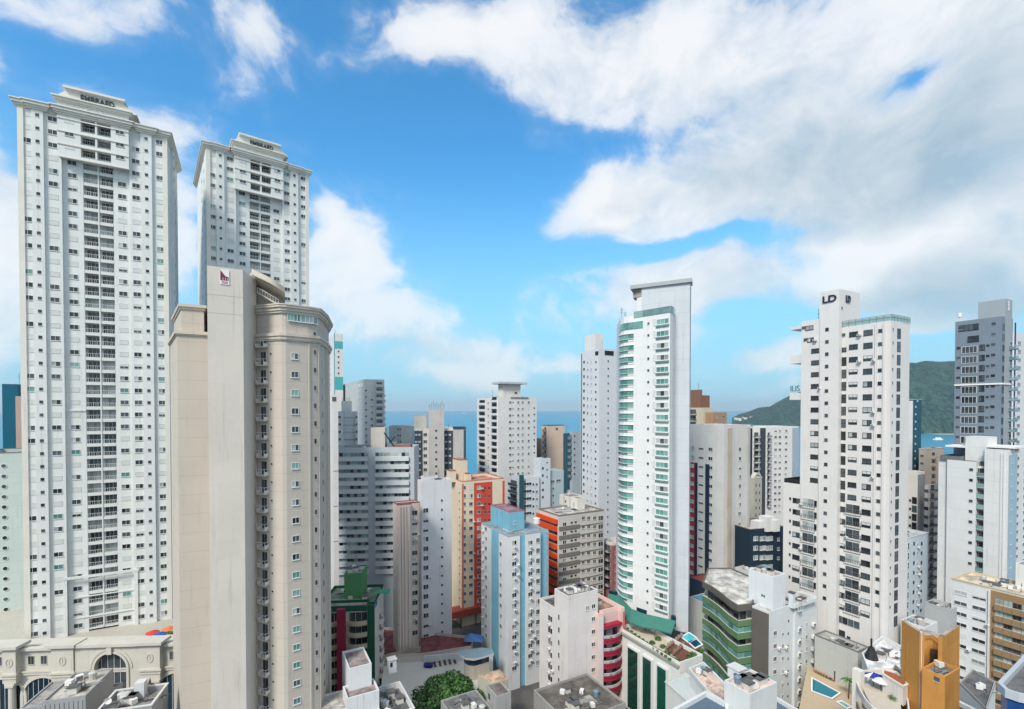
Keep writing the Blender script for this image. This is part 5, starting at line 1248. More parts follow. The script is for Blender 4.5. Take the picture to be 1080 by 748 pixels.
# green awning at the foot of the tower
def apt(px, py, z): q = b.at(px, py, z); return (q.x, q.y)
zr = k['zr']
m = MB(); kk = m.m(plain('green_roof_sheet', (52, 112, 98), .6))
path_o = [(640, 641), (652, 643), (664, 655), (676, 659.5), (690, 662), (708, 667)]; path_i = [(642, 626), (654, 629), (666, 642), (678, 647), (692, 650), (713, 655)]
for i, ((x, y), (u, v)) in enumerate(zip(path_o, path_i)):
    a = apt(x, y+1, zr+2.6); c_ = apt(u, v, zr+4.2); m.v += [(a[0], a[1], zr+2.6), (c_[0], c_[1], zr+4.2), (c_[0], c_[1], zr+4.0), (a[0], a[1], zr+2.3)]
    if i:
        o = (i-1)*4
        for (p, q) in ((0, 1), (1, 2), (2, 3), (3, 0)): m.f.append((o+p, o+q, o+4+q, o+4+p)); m.mi.append(kk)
m.obj('awning', b.root)
m = MB(); q0 = [apt(x, y+2.5, zr+1) for x, y in path_i]; q1 = [(p[0]+.6, p[1]+.8) for p in reversed(q0)]
m.prism(q0+q1, zr, zr+2.6, G_NAVY); m.obj('lobby_glazing', b.root)
# pools on the terrace
WT = plain('pool_water', (60, 180, 190), .05, 0, .08); WTD = plain('deep_pool_water', (14, 66, 86), .05, 0, .1); WD = plain('timber_deck', (98, 62, 48), .8, 0, .3)
def poolpoly(pxs, mat, z, name, lab, cat, rim=True, top=None):
    c0 = wpt(*pxs[0], z); pp = [((wpt(x, y, z)-c0).x, (wpt(x, y, z)-c0).y) for x, y in pxs]
    t = tag(empty(name, (c0.x, c0.y, z)), lab, cat)
    m = MB(); m.prism(offset_poly(pp, .3) if rim else pp, -.4, .02, mat); m.obj('water' if 'pool' in name else 'boards', t)
    if rim: ring(pp, -.4, .12, .3, WHT).obj('rim', t)
    return t
m = MB(); pp = [apt(x, y, zr+.25) for x, y in ((703, 684), (722, 669), (740, 683), (719, 697))]; 
m.prism(pp, zr-.0, zr+.25, WD); m.obj('timber_deck', b.root)
b.done()
poolpoly([(719, 672), (727, 668), (734, 673), (726, 677.5)], WT, zr+.3, 'plunge_pool', 'small light turquoise pool on the timber deck of the green-glass tower terrace', 'pool')
poolpoly([(727, 678), (734.5, 674.5), (740, 680), (733, 683.5)], WTD, zr+.3, 'swimming_pool', 'dark square pool beside the light turquoise one on the terrace edge', 'pool')
for i in range(6):
    lounger(wpt(704+i*2.8, 683.5-i*2.2, zr+.28), R_(-35), 'brown sun lounger in the row on the timber deck of the tower terrace', 'loungers on the timber deck', (120, 104, 92))
for i in range(4):
    lounger(wpt(711+i*3.0, 690-i*2.6, zr+.28), R_(-35), 'brown sun lounger in the front row on the timber deck', 'front row loungers on the timber deck', (110, 84, 72))
def parasol(loc, label, c=(214, 210, 200), R=1.6, H=2.5, group=None):
    t = tag(empty('parasol', loc), label, 'parasol', group); m = MB(); m.tube((0,0,0), (0,0,H), .05, FR_D); m.obj('pole', t)
    m = MB(); kq = m.m(plain('parasol_fabric', c, .8)); m.v = [(0, 0, H+.15)]+[(R*math.cos(i*math.pi/4), R*math.sin(i*math.pi/4), H-.45) for i in range(8)]
    for i in range(8): m.f.append((0, 1+i, 1+(i+1) % 8)); m.mi.append(kq)
    m.obj('canopy', t)
for (x, y, c_) in ((690, 669, 'left'), (681, 663, '')): parasol(wpt(x, y+3, zr), 'small pale parasol on the terrace %s the green awning' % ('in front of' if c_ else 'beside the planter near'), R=1.1)
def shrub(loc, R, label, seed, group=None, n=260, name='shrub', lf=.16):
    rr = random.Random(seed); t = tag(empty(name, loc), label, 'shrub', group); m = MB(); ks = [m.m(q) for q in LEAF]
    for i in range(n):
        v = Vector((rr.gauss(0, 1), rr.gauss(0, 1), rr.gauss(0, 1))).normalized(); c = v*R*rr.uniform(.4, 1.05); c.z = abs(c.z)*.9+.1; s = lf*rr.uniform(.6, 1.6)
        u = v.orthogonal().normalized(); w2 = v.cross(u); j = len(m.v); m.v += [tuple(c+u*s), tuple(c+w2*s*.6), tuple(c-u*s), tuple(c-w2*s*.6)]; m.f.append((j, j+1, j+2, j+3)); m.mi.append(ks[rr.choice((0, 1, 1, 3))])
    m.obj('foliage', t); m = MB(); m.tube((0,0,0), (0,0,R*.7), .06, BARK); m.obj('stem', t); return t
for i, (x, y, R) in enumerate(((712, 697, 1.2), (704, 688, .8), (699, 681, .7), (694, 673, .8), (716, 671, .7), (709, 664, .9), (732, 690, 1.0), (739, 686, .8), (728, 693, .9), (688, 677, .7), (684, 659, .6))):
    shrub(wpt(x, y+2, zr), R, 'green shrub planted round the pool terrace of the green-glass tower', i, 'shrubs of the pool terrace')
for i in range(12):
    t = i/11; x, y = 662+44*t, 664+32*t; shrub(wpt(x, y, zr+.7), .42, 'low plant in the planter along the terrace edge', 40+i, 'planter plants along the terrace edge', 90, 'planter_plant', .12)
# ------------------------------------------------------------------ concrete tower with red and navy stripes
NV = wall((26, 44, 66)); RD = wall((150, 62, 58)); CC = wall((196, 196, 192), 0, .8, 1.2); CC2 = wall((176, 166, 154), 0, .85, 2.0)
b = B('apartment_tower', 'weathered concrete tower whose left side has dark red and navy vertical stripes', 763.8, 448.5, 152)
k = b.blk(763.8, 448.5, 152, xl=726, xr=791, mat=CC, pym=520, R=[('a', 773.5, .0), (773.8, 'b', .9)], pmat=CC)
L_ = lambda px: k['y1']-b.on(px, 540, k['L'])[0]
H_ = k['zr']-6
for (a, c_, mt) in ((727, 733, RD), (733, 735.5, NV), (744, 748, NV)):
    y0, y1 = sorted((L_(a), L_(c_))); b.put('panel', y1-y0, H_-6, (0, (y0+y1)/2, (H_-6)/2), R_(-90), c=mt, d=.2)
b.put('panel', 2.0, k['zr']-.1, (b.on(768.5, 540, k['R'])[0], 0, k['zr']/2), 0, c=CC2, d=.4)
b.col(k, 'L', 730, 472.5, 'cur', 1.5, 1.1, dz=3, yb=610, off=-.22); b.col(k, 'L', 739.5, 473.5, 'hole', 1.8, .5, dz=3, yb=610)
b.col(k, 'L', 749.5, 474, 'dk', 1.7, 1.2, dz=3, yb=615); b.col(k, 'R', 780.3, 474, 'dkw', 1.3, 1.3, dz=3, yb=612)
b.clutter(k, 3, 71); b.done()
b = B('apartment_building', 'brown stepped top of a cream building behind the red and navy striped tower', 739, 410, 215)
BRN = wall((126, 92, 74)); BRN2 = wall((160, 132, 106))
k = b.blk(739, 411, 215, xl=725.5, xr=740.5, mat=BRN, pym=425, z0=80); k2 = b.blk(740.5, 417, 216, xr=748.5, wl=9, mat=BRN, pym=425, z0=78)
k3 = b.blk(742, 430, 212, xl=724, xr=752, mat=wall((190, 180, 160)), pym=445); k4 = b.blk(752, 435, 209, xr=766.5, wl=9, mat=BRN2, pym=445)
b.col(k3, 'L', 731, 437, 'balc', 4, 2.9, dz=3, yb=470, c=wall((196, 186, 168)), rail=FR_G); b.col(k3, 'R', 746, 438, 'mixw', 1.6, 1.3, dz=3, yb=470); b.col(k4, 'R', 756, 439.5, 'dk', 1.0, 1.0, yb=460); b.col(k4, 'R', 763, 439.5, 'dk', 1.6, 1.2, yb=460)
b.antenna(k['x0']+1, k['y0']+2, k['z1'], 3); b.done()
b = B('low_building', 'white low block at the foot of the striped concrete tower, beside the green curved building', 790, 612, 150, cat='building', group='low buildings between the towers')
k = b.blk(790, 603, 146, xl=775, xr=812, mat=CC, pym=615, roof=ROOF_L); b.clutter(k, 3, 72); b.done()
b = B('low_building', 'low building with a blue sheet roof and rust red fringe behind the terrace with pools', 745, 622, 140, cat='building', group='low buildings between the towers')
k = b.blk(752, 640, 133, xl=727, xr=790, mat=wall((190, 192, 190)), pym=650, roof=plain('blue_sheet_roof', (80, 138, 168), .5), par=.3); 
k2 = b.blk(757, 620, 146, xl=726, xr=772, mat=wall((40, 60, 80)), pym=630, roof=plain('rust_roof', (138, 62, 46), .8), par=.2); b.done()
# ------------------------------------------------------------------ far pair, crowned tower, dark block
b = B('apartment_building', 'wide white far building with dark bands and many small balconies, below the headland', 807, 449, 231, yaw=75)
k = b.blk(779, 450.5, 226, xr=842, wl=14, mat=WH, pym=480, roof=ROOF_L)
T = lambda px: b.on(px, 480, k['R'])[0]
for (a, c_) in ((779, 793), (801.5, 807)): b.put('panel', T(c_)-T(a), 74, ((T(a)+T(c_))/2+k['x0'], k['y0'], k['z1']-37.6), 0, c=NV if a < 790 else GRD, d=.25)
b.put('panel', T(842)-T(835.5), 74, ((T(842)+T(835.5))/2+k['x0'], k['y0'], k['z1']-37.6), 0, c=wall((150, 164, 178)), d=.2)
b.col(k, 'R', 797.5, 461, 'balc', 3.0, 2.9, dz=3, yb=540, c=WH, rail=FR_G); b.col(k, 'R', 810.5, 461, 'balc', 1.8, 2.9, dz=3, yb=540, c=WH, rail=FR_G)
for px in (818, 822.5, 829): b.col(k, 'R', px, 454.5, 'mixw', 1.5, 1.1, dz=3, yb=545)
b.clutter(k, 4, 75, ant=1); b.done()
b = B('apartment_tower', 'small beige tower with an arched crown in front of the wide white far building', 792, 505, 190)
k = b.blk(795, 505, 190, xl=789, xr=803.5, mat=wall((176, 172, 162), 3), pym=530, par=.3, cop=wall((190, 186, 174)))
b.col(k, 'R', 797.5, 512, 'hole', .5, 1.2, yb=550); b.col(k, 'R', 801, 512, 'hole', .5, 1.2, yb=550)
m = MB(); cx = (k['x0']+k['x1'])/2; arch(m, cx, k['z1'], 1.4, 2.2, k['y0'], k['y0']+1.6, wall((190, 186, 174)), 14, 0); arch(m, cx, k['z1'], .5, .9, k['y0']+.3, k['y0']+1.2, wall((190, 186, 174)), 10, 0); m.box(cx-2.6, cx+2.6, k['y0'], k['y0']+1.2, k['z1']+.01, k['z1']+.5, COP); m.obj('arched_crown', b.root); b.done()
b = B('apartment_building', 'dark navy block with white windows and white roof equipment, below the crowned tower', 792, 557, 152, yaw=72)
k = b.blk(791, 559, 150, xr=826, wl=12, mat=wall((30, 48, 62)), pym=580, roof=ROOF_L, cop=wall((96, 92, 90)))
b.put('panel', 3.4, 20, (k['x1']-2.2, 0, k['z1']-13), 0, c=wall((150, 146, 142)), d=.15)
for px, w_ in ((797, 1.8), (804.5, 2.4), (811.5, 2.6)): b.col(k, 'R', px, 568, 'cur', w_, 1.4, yb=598)
b.col(k, 'R', 821, 569, 'dk', 1.0, 1.0, yb=598)
m = MB(); 
for (x, y, w_, h) in ((802, 553, 2.6, 3.2), (811, 548, 3.2, 4.6), (819, 549, 2.4, 3.6)): p = b.at(x, 562, k['zr']); m.box(p.x, p.x+w_, p.y+1, p.y+4, k['zr'], k['zr']+h, WH)
m.obj('roof_equipment', b.root); b.clutter(k, 5, 77); b.done()
# ------------------------------------------------------------------ tower with two lettered faces
LW = wall((208, 206, 203), 0, .7, .7)
b = B('apartment_tower', 'tall off-white tower with a lettered lift block and a railed roof', 940, 338.5, 109.6)
xw = [b.on(px, 480, ((0, 0), (0, -500)))[0] for px in (887, 883.5, 863.6, 844)]
ys = [-t for t in xw]
m_top = b.zt
k = b.blk(940, 338.5, 109.6, xl=887, xr=958, mat=LW, pym=480, L=[(887, 888.2, 0)], R=[('b', 950, -.0)], par=.15)
# stair core strip that stands proud, then the far wing
core = dict(); 
c0 = b.loc(P(883.5, 305, 1)); 
def lbox(px0, px1, py, xo, wdt, mat, name, par=.3, z0=0.0, z1=None, roof=None):
    """block along the left face between pixel columns px0 (near) and px1 (far), xo metres proud of it"""
    f = ((-xo, 400), (-xo, -100)); ya = 400-b.on(px0, 480, f)[0]; yb2 = 400-b.on(px1, 480, f)[0]
    if z1 is None: z1 = b.on(px0, py, f)[1]
    pp = [(-xo, ya), (-xo+wdt, ya), (-xo+wdt, yb2), (-xo, yb2)]
    q = polybody(b, pp, z0, z1, mat, name=name, par=par, roof=roof); q['L'] = ((-xo, yb2), (-xo, ya)); q['R'] = ((-xo, ya), (-xo+wdt, ya)); return q
kc = lbox(883.5, 863.6, 305, 1.4, 9.5, LW, 'lift_block', par=.3)
kf = lbox(863.6, 844, 336.5, .9, 13, LW, 'far_wing', par=.6)
kl = lbox(863.6, 827.5, 515, .95, 12, LW, 'lower_wing', par=.7) if False else None
f = ((-.9, 400), (-.9, -100)); ya = 400-b.on(844, 560, f)[0]; yb2 = 400-b.on(826, 560, f)[0]; zl = b.on(844, 511, f)[1]
pp = [(-.9, ya+.01), (11, ya+.01), (11, yb2), (-.9, yb2)]; kl = polybody(b, pp, 0, zl, LW, name='lower_wing', par=.8); kl['L'] = ((-.9, yb2), (-.9, ya)); 
ring([(-.8, ya+.2), (10.9, ya+.2), (10.9, yb2-.1), (-.8, yb2-.1)], zl+.0, zl+1.1, .08, FR_D).obj('roof_railing', b.root)
b.col(kf, 'L', 859.8, 370, 'dkw', 1.9, 1.1, dz=3.0, yb=515, fr=FR_D); b.col(kf, 'L', 855, 358.5, 'dkw', 1.6, 1.1, n=1, fr=FR_D); b.col(kf, 'L', 853.7, 345.8, 'dkw', 2.0, 1.1, n=1, fr=FR_D)
b.col(kf, 'L', 849.5, 358.5, 'hole', .9, .8, n=1); b.col(kf, 'L', 847.5, 346, 'hole', .9, .8, n=1)
b.col(kc, 'L', 872.3, 347.5, 'hole', .8, .8, dz=3.05, yb=640, fr=FR_G); b.col(kc, 'R', 888, 325, 'hole', .5, .6, n=1)
b.col(k, 'L', 889, 381.5, 'tall', 1.6, 2.1, dz=3.02, yb=530, fr=FR_D); b.col(k, 'L', 889.5, 353.5, 'hole', .9, .8, n=1); b.col(k, 'L', 889, 369, 'dk', 1.6, 1.0, n=1, fr=FR_D)
b.col(k, 'L', 900.3, 352.5, 'dkw', 1.9, 1.15, dz=3.02, yb=528, fr=FR_D); b.col(k, 'L', 915.6, 350.8, 'dkw', 1.9, 1.25, dz=3.02, yb=655, fr=FR_D)
b.col(k, 'L', 928.4, 349, 'hole', .8, .8, dz=3.02, yb=650, fr=FR_G); b.col(k, 'L', 888.5, 537, 'dkw', 1.4, 1.2, dz=3.02, yb=645, fr=FR_D)
b.col(k, 'L', 899.5, 542, 'balc', 3.6, 2.9, dz=3.02, yb=650, c=wall((206, 200, 192)), rail=FR_G, d=.35, ph=1.1, g='rnd')
b.col(k, 'R', 948, 352, 'tall', 1.5, 2.3, dz=3.02, yb=655, fr=FR_D); b.col(k, 'R', 942, 347.5, 'hole', .35, .6, dz=3.02, yb=650)
b.col(kl, 'L', 840, 528, 'dkw', 1.9, 1.2, dz=3.0, yb=620, fr=FR_D); b.col(kl, 'L', 833.5, 526, 'hole', .5, .7, dz=3.0, yb=620)
b.col(kf, 'L', 852.5, 535, 'balc', 3.4, 2.9, dz=3.0, yb=632, c=wall((206, 200, 192)), rail=FR_G, d=.35, ph=1.1, g='rnd'); b.col(kf, 'L', 860, 531.5, 'hole', .7, 1.6, dz=3.0, yb=628)
t, z, _ = b.on(894, 656, k['L']); 
for q in range(4): b.put('hole', 1.2, 1.7, (0, k['y1']-t+1.9-q*1.3, z), R_(-90))
b.put('hole', 1.4, 2.4, (0, k['y1']-b.on(888, 670, k['L'])[0], b.on(888, 670, k['L'])[1]), R_(-90)); b.put('hole', .8, .8, (0, k['y1']-b.on(895, 673, k['L'])[0], b.on(895, 673, k['L'])[1]), R_(-90))
# edge ribs of the near bay and roof railing in pale green glass
for px in (923, 931.5):
    t = b.on(px, 500, k['L'])[0]; b.put('panel', .35, k['zr'], (0, k['y1']-t, k['zr']/2), R_(-90), c=LW, d=.35)
rp = [(-.05, -.05), (k['x1']+.05, -.05), (k['x1']+.05, 6), (-.05, k['y1'])]
rm = MB()
for (A_, B_) in (((-.05, k['y1']), (-.05, -.05)), ((-.05, -.05), (k['x1'], -.05))):
    e = Vector((B_[0]-A_[0], B_[1]-A_[1])); L = e.length; e /= L; n = int(L/1.3)
    for q in range(n+1): x, y = A_[0]+e.x*L*q/n, A_[1]+e.y*L*q/n; rm.tube((x, y, k['z1']), (x, y, k['z1']+1.5), .05, FR_G, 4)
    rm.tube((A_[0], A_[1], k['z1']+1.5), (B_[0], B_[1], k['z1']+1.5), .06, FR_G, 4); rm.tube((A_[0], A_[1], k['z1']+.9), (B_[0], B_[1], k['z1']+.9), .04, FR_G, 4)
ro = rm.obj('roof_railing', b.root)
rg = MB(); rg.box(-.03, .0, .1, k['y1']-.1, k['z1']+.15, k['z1']+1.35, G_PALE); rg.box(.1, k['x1']-.1, -.03, 0, k['z1']+.15, k['z1']+1.35, G_PALE); rg.obj('glass_panel', ro)
NAVY = plain('navy_lettering', (26, 32, 62), .5)
cm = ((kc['L'][0][1]+kc['L'][1][1])/2); zc_ = b.on(873, 316, kc['L'])[1]
b.text('LD', 2.3, (-1.55, cm, zc_), R_(-90), NAVY, .1, sx=1.2, bold=.05)
t = b.on(894, 316, kc['R'])[0]; b.text('LD', 2.3, (-1.4+t, kc['R'][0][1]-.15, b.on(894, 316, kc['R'])[1]), 0, NAVY, .1, sx=.75, bold=.05)
# stub balconies beyond the far edge
yf = kf['L'][0][1]
for (py, h) in ((345, .8), (378.5, 2.2)):
    z = b.on(844, py, kf['L'])[1]; m = MB(); m.box(-.5, 6, yf+.01, yf+3.2, z-h/2, z+h/2, LW); m.obj('end_balcony', b.root)
z = b.on(844, 418, kf['L'])[1]; m = MB(); m.box(-.5, 6, yf+.01, yf+3.2, z-.9, z+.9, LW); m.obj('end_balcony', b.root); b.text('ILIS', 2.2, (-.65, yf+1.7, z+2.0), R_(-90), plain('teal_lettering', (60, 110, 116), .5), .08, sx=.8)
b.antenna(kf['pts'][0][0]+2, kf['pts'][0][1]+1.5, kf['z1'], 3, 1); b.clutter(kf, 2, 81); b.done()
# its blank courtyard wall and car deck
b = B('podium_building', 'blank pale grey podium wall at the lettered tower\'s foot, above the turquoise pool', 905, 689, 107, cat='podium', detail=True)
k = b.blk(905, 688, 107, xl=859, wr=4.5, mat=wall((176, 178, 174), 0, .8, 1.0), pym=700, par=.9, roof=ROOF_L, cop=wall((110, 112, 112)), z0=5)
b.clutter(k, 3, 83); b.done()
kp = k
# ------------------------------------------------------------------ right cluster
b = B('apartment_tower', 'slim dark teal and white tower before the forested hill, beside the lettered tower', 963, 421.5, 195)
k = b.blk(963, 421.5, 195, xl=956, xr=971.5, mat=wall((44, 92, 110), 3), pym=460, cop=WHC); b.put('panel', k['y1'], 70, (0, k['y1']/2, k['z1']-35.5), R_(-90), c=WH, d=.15); 
b.col(k, 'R', 965.8, 429, 'cur', .8, .7, dz=3, yb=498); b.clutter(k, 1, 85); b.done()
b = B('apartment_building', 'peach beige building with dark balconies, in front of the bay', 980, 475, 190)
k = b.blk(977, 474, 190, xl=969, xr=995, mat=wall((196, 176, 158)), pym=500, roof=ROOF_L, cop=COP); b.col(k, 'R', 984, 483, 'balc', 3.2, 2.9, dz=3, yb=515, c=wall((190, 170, 152)), g=G_DK); b.col(k, 'L', 972.5, 481, 'dk', 1.2, 1.1, yb=515); b.clutter(k, 2, 86); b.done()
b = B('apartment_building', 'grey brown building with stacked balconies, below the peach beige one', 985, 512, 165)
k = b.blk(979, 512, 165, xl=975, xr=990, mat=wall((176, 168, 160)), pym=540, roof=ROOF_D); b.col(k, 'R', 983, 518, 'balc', 3.4, 2.9, dz=3, yb=640, c=wall((142, 130, 118)), rail=FR_G); b.col(k, 'L', 977, 518, 'hole', 1.2, 1.2, yb=600); b.done()
b = B('apartment_building', 'narrow cream building with dark window slots beside the lettered white tower', 968, 498, 170)
k = b.blk(968, 498, 170, xl=955, xr=975, mat=wall((206, 200, 190)), pym=530, roof=ROOF_L); b.put('panel', k['x1'], 60, (k['x1']/2, 0, k['z1']-31), 0, c=wall((132, 132, 134)), d=.1)
b.col(k, 'L', 964.5, 528, 'tall', 1.4, 2.4, dz=3, yb=560, fr=FR_D); b.col(k, 'L', 960, 528, 'hole', .7, .9, yb=560); b.done()
b = B('apartment_building', 'bluish white building with air conditioners, at the right foot of the lettered tower', 957.5, 566, 146)
k = b.blk(957, 568, 146, xr=978.5, wl=10, mat=wall((186, 198, 206)), pym=600, roof=ROOF_L, cop=COP)
for px, st in ((964, 'hole'), (967.5, 'dkw'), (972, 'hole')): b.col(k, 'R', px, 573.5, st, 1.0, 1.1, dz=3, yb=655)
b.col(k, 'R', 968, 577, 'ac', .7, .4, dz=6, yb=650); b.col(k, 'R', 958, 576, 'tall', 1.0, 2.0, yb=655); b.clutter(k, 4, 88); b.done()
# grey tower with fin
GW = wall((116, 128, 140), 0, .6, .6)
b = B('apartment_tower', 'slate grey tower with a pale fin bearing a white emblem, before the forested hill', 1057, 333.5, 140)
k = b.blk(1057, 333.5, 140, xl=1006.5, xr=1067, mat=GW, pym=420, par=.3)
fin = b.blk(1060.5, 315, 141, xr=1066.5, wl=6, mat=wall((150, 158, 164)), pym=400, par=.1, name='fin'); b.blk(1058, 318.5, 147, xl=1040, wr=3, z0=k['zr'], mat=wall((172, 176, 178)), par=.1, pym=330, name='lift_block')
b.col(k, 'L', 1013, 346.5, 'hole', .9, .9, n=1); b.col(k, 'L', 1021.5, 345.5, 'dk', 4.6, 1.8, n=1, fr=FR_D); b.col(k, 'L', 1026.5, 357.5, 'dk', 2.6, 1.8, n=1, fr=FR_D)
b.col(k, 'L', 1011, 367.5, 'hole', .9, .9, dz=3.03, yb=470); b.col(k, 'L', 1022.5, 369, 'grille', 3.6, 2.1, dz=3.03, yb=470); b.col(k, 'L', 1036, 366.5, 'dk', 1.2, 1.7, dz=3.03, yb=470, fr=FR_D)
b.col(k, 'L', 1042, 364.8, 'hole', .7, .8, dz=3.03, yb=470); b.col(k, 'L', 1048, 341.8, 'hole', .9, .9, dz=3.03, yb=470)
b.col(k, 'R', 1058.5, 345, 'tall', 1.2, 1.8, dz=3.03, yb=470, fr=FR_D)
for i in range(11): z = b.z(363, 141)-i*3.03; b.put('balc', 2.4, 2.9, (k['x1']-1.3, 0, z-1.2), 0, c=GW, rail=FR_W, fill=G_PALE, d=1.4)
zz = b.on(1030, 405.5, k['L'])[1]; b.band(k, 'L', zz-.25, zz+.2, WHT, .3); b.band(k, 'R', zz-.25, zz+.2, WHT, .3)  # white line taken for a reflection, built as solid bars
t = b.on(1063.5, 323, fin['R'])[0]; m = MB()
for (x0_, x1_, za, zb2) in ((-.5, .4, 1.1, 1.5), (.1, .5, .3, 1.1), (-.1, .3, -.1, .3), (.2, .6, -.9, -.1), (-.3, .4, -1.3, -.9)): m.box(x0_, x1_, -.1, 0, za, zb2, WHT)
m.obj('emblem', b.root, (fin['x0']+t, fin['y0'], b.on(1063.5, 323, fin['R'])[1]), 0)
m = MB(); m.tube((0,0,0), (0,0,1.4), .1, FR_W); m.cyl(0, 0, 1.4, 2.6, .5, .5, WHT, 10); m.obj('beacon', b.root, (.6, k['y1']-.8, k['z1'])); b.done()
b = B('apartment_tower', 'white tower with dark ribbon windows cut by the right edge of the frame', 1070, 350, 150)
k = b.blk(1070, 350, 174, xr=1100, wl=10, mat=wall((206, 210, 212), 3), pym=450, par=.3); b.put('panel', 4.2, 2.2, (k['x0']+2.4, 0, k['z1']-1.4), 0, c=wall((60, 64, 70)), d=.1); b.put('panel', 1.0, 60, (.5, 0, k['z1']-31), 0, c=wall((30, 40, 96)), d=.08)
b.col(k, 'R', 1075, 362, 'dk', 3.2, 1.3, dz=3, yb=600, fr=FR_W, mull=2); b.col(k, 'R', 1083, 362, 'dk', 3, 1.3, dz=3, yb=600); b.done()
# big white building
BWm = wall((208, 210, 208), 3, .65, .9)
b = B('apartment_tower', 'large plain white building with one column of loggias, below the slate grey tower', 1064, 489, 131.5)
k = b.blk(1064, 474.5, 131.5, xl=1037.5, xr=1072, mat=BWm, pym=540, par=.6, R=[('b', 1069, .0)])
f = ((0, 400), (0, -100)); y_ = lambda px: 400-b.on(px, 560, f)[0]
def lwing(px0, px1, py, xo, name, wd=11, par=.5):
    g_ = ((-xo, 400), (-xo, -100)); a_ = 400-b.on(px0, 560, g_)[0]; c_ = 400-b.on(px1, 560, g_)[0]; z1 = b.on(px0, py, g_)[1]
    q = polybody(b, [(-xo, a_+.01), (-xo+wd, a_+.01), (-xo+wd, c_), (-xo, c_)], 0, z1, BWm, name=name, par=par); q['L'] = ((-xo, c_), (-xo, a_)); q['R'] = ((-xo, a_), (-xo+wd, a_)); return q
k2 = lwing(1037.5, 1028.8, 492, -1.3, 'loggia_wing', 9); k3 = lwing(1028.8, 998, 487, .0, 'blank_wing'); k4 = lwing(998, 989, 484.5, -.9, 'corner_wing', 9)
k5 = b.loc(P(1037, 461, 140)); m = MB(); y0_, y1_ = y_(1037), y_(1013); z5 = b.on(1037, 461, ((2.5, 400), (2.5, -100)))[1]; m.box(2.5, 9, y0_, y1_, k3['z1'], z5, BWm); m.obj('roof_house', b.root)
m = MB(); m.box(1.0, 9.3, y0_-6.0, y0_-.01, k['z1']+.3, k['z1']+.8, WHT); m.box(2.0, 9.3, y1_+.01, y1_+4.5, k['z1']-.2, k['z1']+.3, WHT); m.obj('canopy_slab', b.root)
b.col(k2, 'L', 1033, 502, 'balc', 3.1, 2.9, dz=3.0, yb=608, c=wall((180, 184, 186)), rail=FR_G, fill=G_PALE, d=1.2); b.col(k3, 'L', 1024.3, 495.5, 'hole', .8, .8, dz=3.0, yb=606)
b.col(k, 'R', 1067, 486, 'navy', 1.6, 1.4, dz=3.2, yb=610); b.put('panel', k['x1']-.1, 80, (k['x1']/2, 0, k['z1']-41.5), 0, c=wall((150, 176, 190)), d=.05)
for px in (1055.5, 1058.5): t = b.on(px, 540, k['L'])[0]; b.put('panel', .3, 80, (0, k['y1']-t, k['z1']-41), R_(-90), c=BWm, d=.25)
b.clutter(k, 2, 90); m = MB(); ring([(.2, y_(1013)+.2), (9, y_(1013)+.2), (9, y_(990)), (.2, y_(990))], k3['z1'], k3['z1']+1.2, .06, FR_G).obj('roof_railing', b.root)
m = MB(); m.v = []; b.done()
# white and brown building, lower right
BR = wall((140, 116, 86)); 
b = B('apartment_building', 'white and brown building with ribbon balconies and cream flat roof, lower right corner', 1090, 631, 108)
k = b.blk(1090, 631, 108, xl=1003, wr=11, mat=wall((206, 210, 212)), pym=660, par=.5, roof=roofm((200, 186, 164), .5), pmat=wall((196, 186, 166)), cop=wall((190, 180, 160)))
yt = k['y1']-b.on(1043.5, 660, k['L'])[0]; wv = yt+.0
b.put('panel', yt-.3, k['zr'], (0, yt/2+.1, k['zr']/2), R_(-90), c=BR, d=.012); b.put('panel', .3, k['zr'], (0, yt, k['zr']/2), R_(-90), c=WH, d=.5)
for (px, py) in ((1013.3, 625.5), (1032.8, 630.5)): b.col(k, 'L', px, py, 'mixw', 2.5, .95, dz=2.62, yb=745)
z0 = b.on(1056, 636, k['L'])[1]
for i in range(11):
    for q in range(4):
        wq = (yt-1.2)/4; b.put('strip', wq-.05, 2.6, (0, yt-.9-wq*(q+.5), z0-i*2.62-1.6), R_(-90), c=BR, g=random.choice([G_DK, G_DK, G_CUR, G_PALE]), ph=1.0, d=.7)
r = b.blk(1100, 600, 113, xl=1071, wr=5, z0=k['zr'], mat=WH, par=.1, pym=615, name='roof_house'); b.clutter(k, 6, 92); b.done()
# ------------------------------------------------------------------ green curved building
GC = wall((94, 126, 90)); DB = wall((98, 94, 89), 0, .7, 1.0); WB = wall((200, 206, 208), 0, .75, 1.0)
b = B('apartment_building', 'building with curved green balconies, brown trim and white rear with air conditioners', 811, 645.5, 110, detail=True)
k = b.blk(811, 645.5, 110, xl=793, xr=861.5, mat=WB, pym=690, roof=ROOF_L, par=.5, R=[(836, 840, -.5)])
fx = k['x0']
b.put('panel', k['y1'], k['zr'], (0, k['y1']/2, k['zr']/2), R_(-90), c=DB, d=.15)
pp = [b.plan(792.5, 114.0, 690), b.plan(778, 113, 690), b.plan(768, 116.5, 690), b.plan(757, 122, 690), b.plan(748, 126, 690), b.plan(740.5, 128.5, 690)]
pp.reverse()                    # from the far left to the near right
hull = pp+[b.plan(796, 118, 690), b.plan(800, 130, 690), b.plan(770, 140, 690), b.plan(746, 140, 690)]
inner = offset_poly(hull, 1.3)
zt = k['z1']; m = MB(); m.prism(inner, 0, zt-.2, WB, top=ROOF_L); m.obj('wall', b.root)
m = MB(); m.prism(hull, zt-.19, zt+.0, roofm((186, 184, 178), .4)); m.obj('roof', b.root)
ring(hull, zt-1.2, zt+.3, .4, DB, .05).obj('brown_fascia', b.root)
